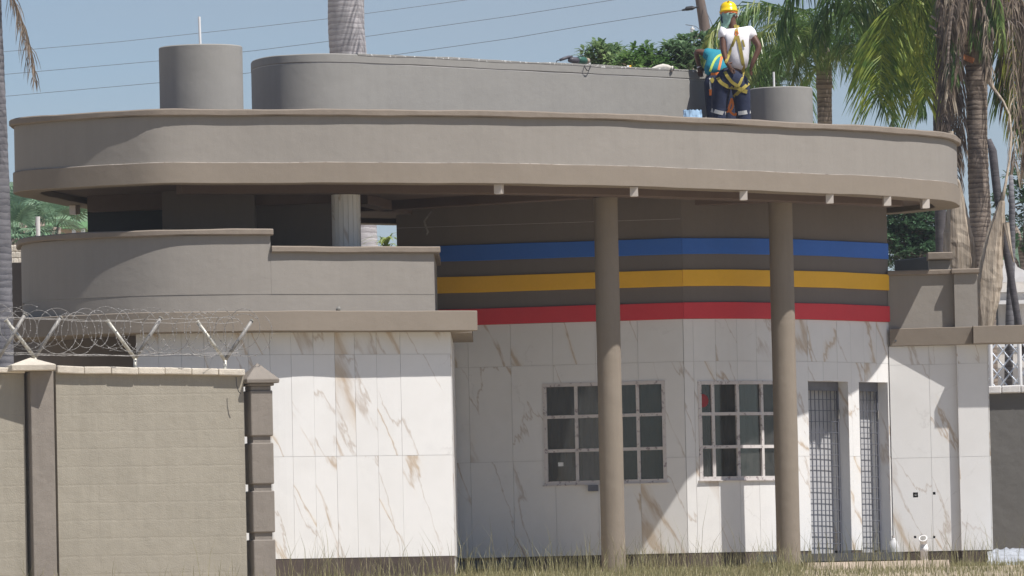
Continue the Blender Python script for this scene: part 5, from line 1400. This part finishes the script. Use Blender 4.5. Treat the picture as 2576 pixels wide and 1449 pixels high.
# helmet, cloth, ear muff strap
hc = J(1833, 29, .03)
hm = Geo().lathe(hc, [(.118, -.012), (.120, 0), (.122, .006), (.112, .012), (.108, .05), (.098, .08), (.078, .108), (.048, .125), (.015, .131)], 32, axis=(-.05, .10, 1)).obj('helmet', 'helmet', t1, smooth=True)
Geo().box(hc + Vector((0, -.0, .128)), (.018, .16, .012)).obj('ridge', 'helmet', hm)
Geo().lathe(hc, [(.106, -.035), (.110, -.032), (.110, -.014), (.106, -.012)], 28, axis=(-.05, .10, 1)).obj('helmet_band', 'orange', t1)
Geo().tube([J(1835, 33, -.085), J(1838, 33, -.09), J(1841, 33, -.085)], .010, 8).obj('band_knob', 'toolgrey', t1)
g = Geo(); V = []; F = []; n = 22; rows = 6; rnd = random.Random(6)
for j in range(rows):
    for i in range(n):
        a = -2.6 + 5.2 * i / (n - 1); f = j / (rows - 1); dl = .036 if a < -.1 else max(.008, .036 - .032 * (a + .1)); r_ = (.106 - .028 * f) * (1 + .06 * math.sin(i * 1.9 + j)); a2 = a
        V.append(hc + Vector((math.sin(a2) * r_ - .004 * j, -math.cos(a2) * r_, -.02 - dl * j - (.02 * math.cos(a) if j == rows - 1 else 0) + .01 * math.sin(i * .9))))
for j in range(rows - 1):
    for i in range(n - 1): F.append((j * n + i, j * n + i + 1, (j + 1) * n + i + 1, (j + 1) * n + i))
o = mesh_obj('neck_cloth', V, F, 'mint', t1, smooth=True); sm = o.modifiers.new('t', 'SOLIDIFY'); sm.thickness = .004
Geo().tube([J(1818, 36, -.03), J(1816, 48, -.02), J(1817, 58, -.02)], [.014, .018, .010], 8).obj('cloth_tie', 'navy', t1)
for s_, a_ in (('ear', J(1816.5, 41, .03)), ('ear', J(1853, 42, .03))): Geo().tube([a_ - Vector((.006, 0, .02)), a_ + Vector((0, -.012, 0)), a_ + Vector((0, 0, .022))], [.010, .016, .011], 8).obj('ear', 'skin', t1, smooth=True)
bv = tree_of(shirt1, trous1, body1)
S = lambda way, w=.036, m='strap', nm='harness_strap': strap(bv, way, w, m, nm, t1)
S([(1849, 62), (1852, 70), (1853, 82)], .04); S([(1857, 64), (1855, 74), (1853, 84)], .03)
S([(1853, 88), (1846, 105), (1838, 125), (1829, 150), (1825, 158)])
S([(1855, 90), (1860, 110), (1865, 135), (1870, 165), (1870, 182)], .042)
S([(1868, 100), (1873, 118)], .02)
S([(1820, 172), (1828, 190), (1842, 208), (1856, 216)], .04)
S([(1870, 180), (1867, 195), (1862, 210), (1856, 218)], .035)
S([(1806, 195), (1812, 207), (1832, 219), (1856, 222)], .045)
S([(1884, 209), (1872, 220), (1858, 232), (1846, 244)], .042)
S([(1856, 221), (1868, 228), (1880, 231)], .05)
Geo().tube([J(1850, 80, -.17), J(1855, 79, -.175), J(1857, 84, -.175), J(1853, 90, -.17), J(1849, 86, -.17), J(1850, 80, -.17)], .009, 8, cap=False).obj('harness_ring', 'orange', t1)
S([(1841, 247), (1837, 262), (1832, 275), (1838, 282), (1845, 289), (1851, 290), (1852, 284)], .03, 'orange', 'lanyard'); S([(1841, 248), (1845, 262), (1842, 276), (1828, 282)], .025, 'orange', 'lanyard')
for a_, b_ in (((1789, 277), (1826, 286)), ((1857, 285), (1888, 280))):
    strap(bv, [a_, ((a_[0] + b_[0]) / 2, (a_[1] + b_[1]) / 2 + 1), b_], .05, 'reflect', 'reflective_band', t1, off=.008)

Y1 = 88.1
Y2 = 88.1
J2 = dict(
    pelvis=(J(1806, 200, .0), (.135, .10)), waist=(J(1800, 172, .02), (.08, .06)), chest=(J(1800, 148, .12), (.085, .065)),
    neck=(J(1812, 133, .30), (.05, .05)), head=(J(1822, 128, .42), (.078, .085)), crown=(J(1832, 126, .50), (.072, .08)),
    sL=(J(1786, 136, .10), (.058, .058)), eL=(J(1750, 128, .12), (.041, .043)), wL=(J(1759, 166, .22), (.027, .03)),
    sR=(J(1822, 146, .25), (.058, .058)), eR=(J(1835, 175, .3), (.04, .042)), wR=(J(1835, 205, .3), (.026, .03)),
    hL=(J(1795, 215), (.082, .088)), kL=(J(1797, 275, .06), (.056, .06)), aL=(ankle(1795, Y2 + .0), (.042, .045)), tL=(ankle(1792, Y2 + .16) - Vector((0, 0, .04)), (.035, .03)),
    hR=(J(1822, 215), (.082, .088)), kR=(J(1832, 275, .06), (.056, .06)), aR=(ankle(1836, Y2 + .05), (.042, .045)), tR=(ankle(1840, Y2 + .2) - Vector((0, 0, .04)), (.035, .03)))
hd = [('wL', Vector((.12, .25, -1)), Vector((1, .1, .1)), .8), ('wR', Vector((0, .2, -1)), Vector((-1, 0, 0)), .5)]
t2, body2, shirt2, trous2 = person('person in teal shirt bending over the roof wall, half hidden behind the standing person', Y2, J2, 'skin', 'teal', 'navy', hd)
Geo().tube([J(1760, 170, .22), J(1764, 181, .27)], [.028, .036], 12).obj('glove', 'glove', t2, smooth=True)
Geo().tube([J(1757.5, 167, .22), J(1759, 170, .22)], [.030, .031], 12).obj('glove_cuff', 'whitepipe', t2, smooth=True)
hc = J(1830, 126, .5)
Geo().lathe(hc, [(.116, -.012), (.120, 0), (.108, .012), (.104, .05), (.076, .10), (.04, .12)], 24, axis=(.6, .5, .6)).obj('helmet', 'helmet', t2, smooth=True)
bv = tree_of(shirt2, trous2, body2)
S2 = lambda way, w, m, nm='harness_strap': strap(bv, way, w, m, nm, t2, fallback=Y2)
S2([(1817, 137), (1805, 141), (1797, 152), (1790, 168), (1786, 180)], .03, 'lime'); S2([(1816, 142), (1812, 160), (1808, 176)], .03, 'orange'); S2([(1788, 188), (1800, 189), (1811, 186)], .055, 'orange', 'belt')
S2([(1789, 197), (1795, 207)], .05, 'strap'); S2([(1786, 196), (1787, 215), (1788, 225)], .02, 'reflect', 'lanyard'); S2([(1787, 224), (1788, 240)], .035, 'orange', 'lanyard')
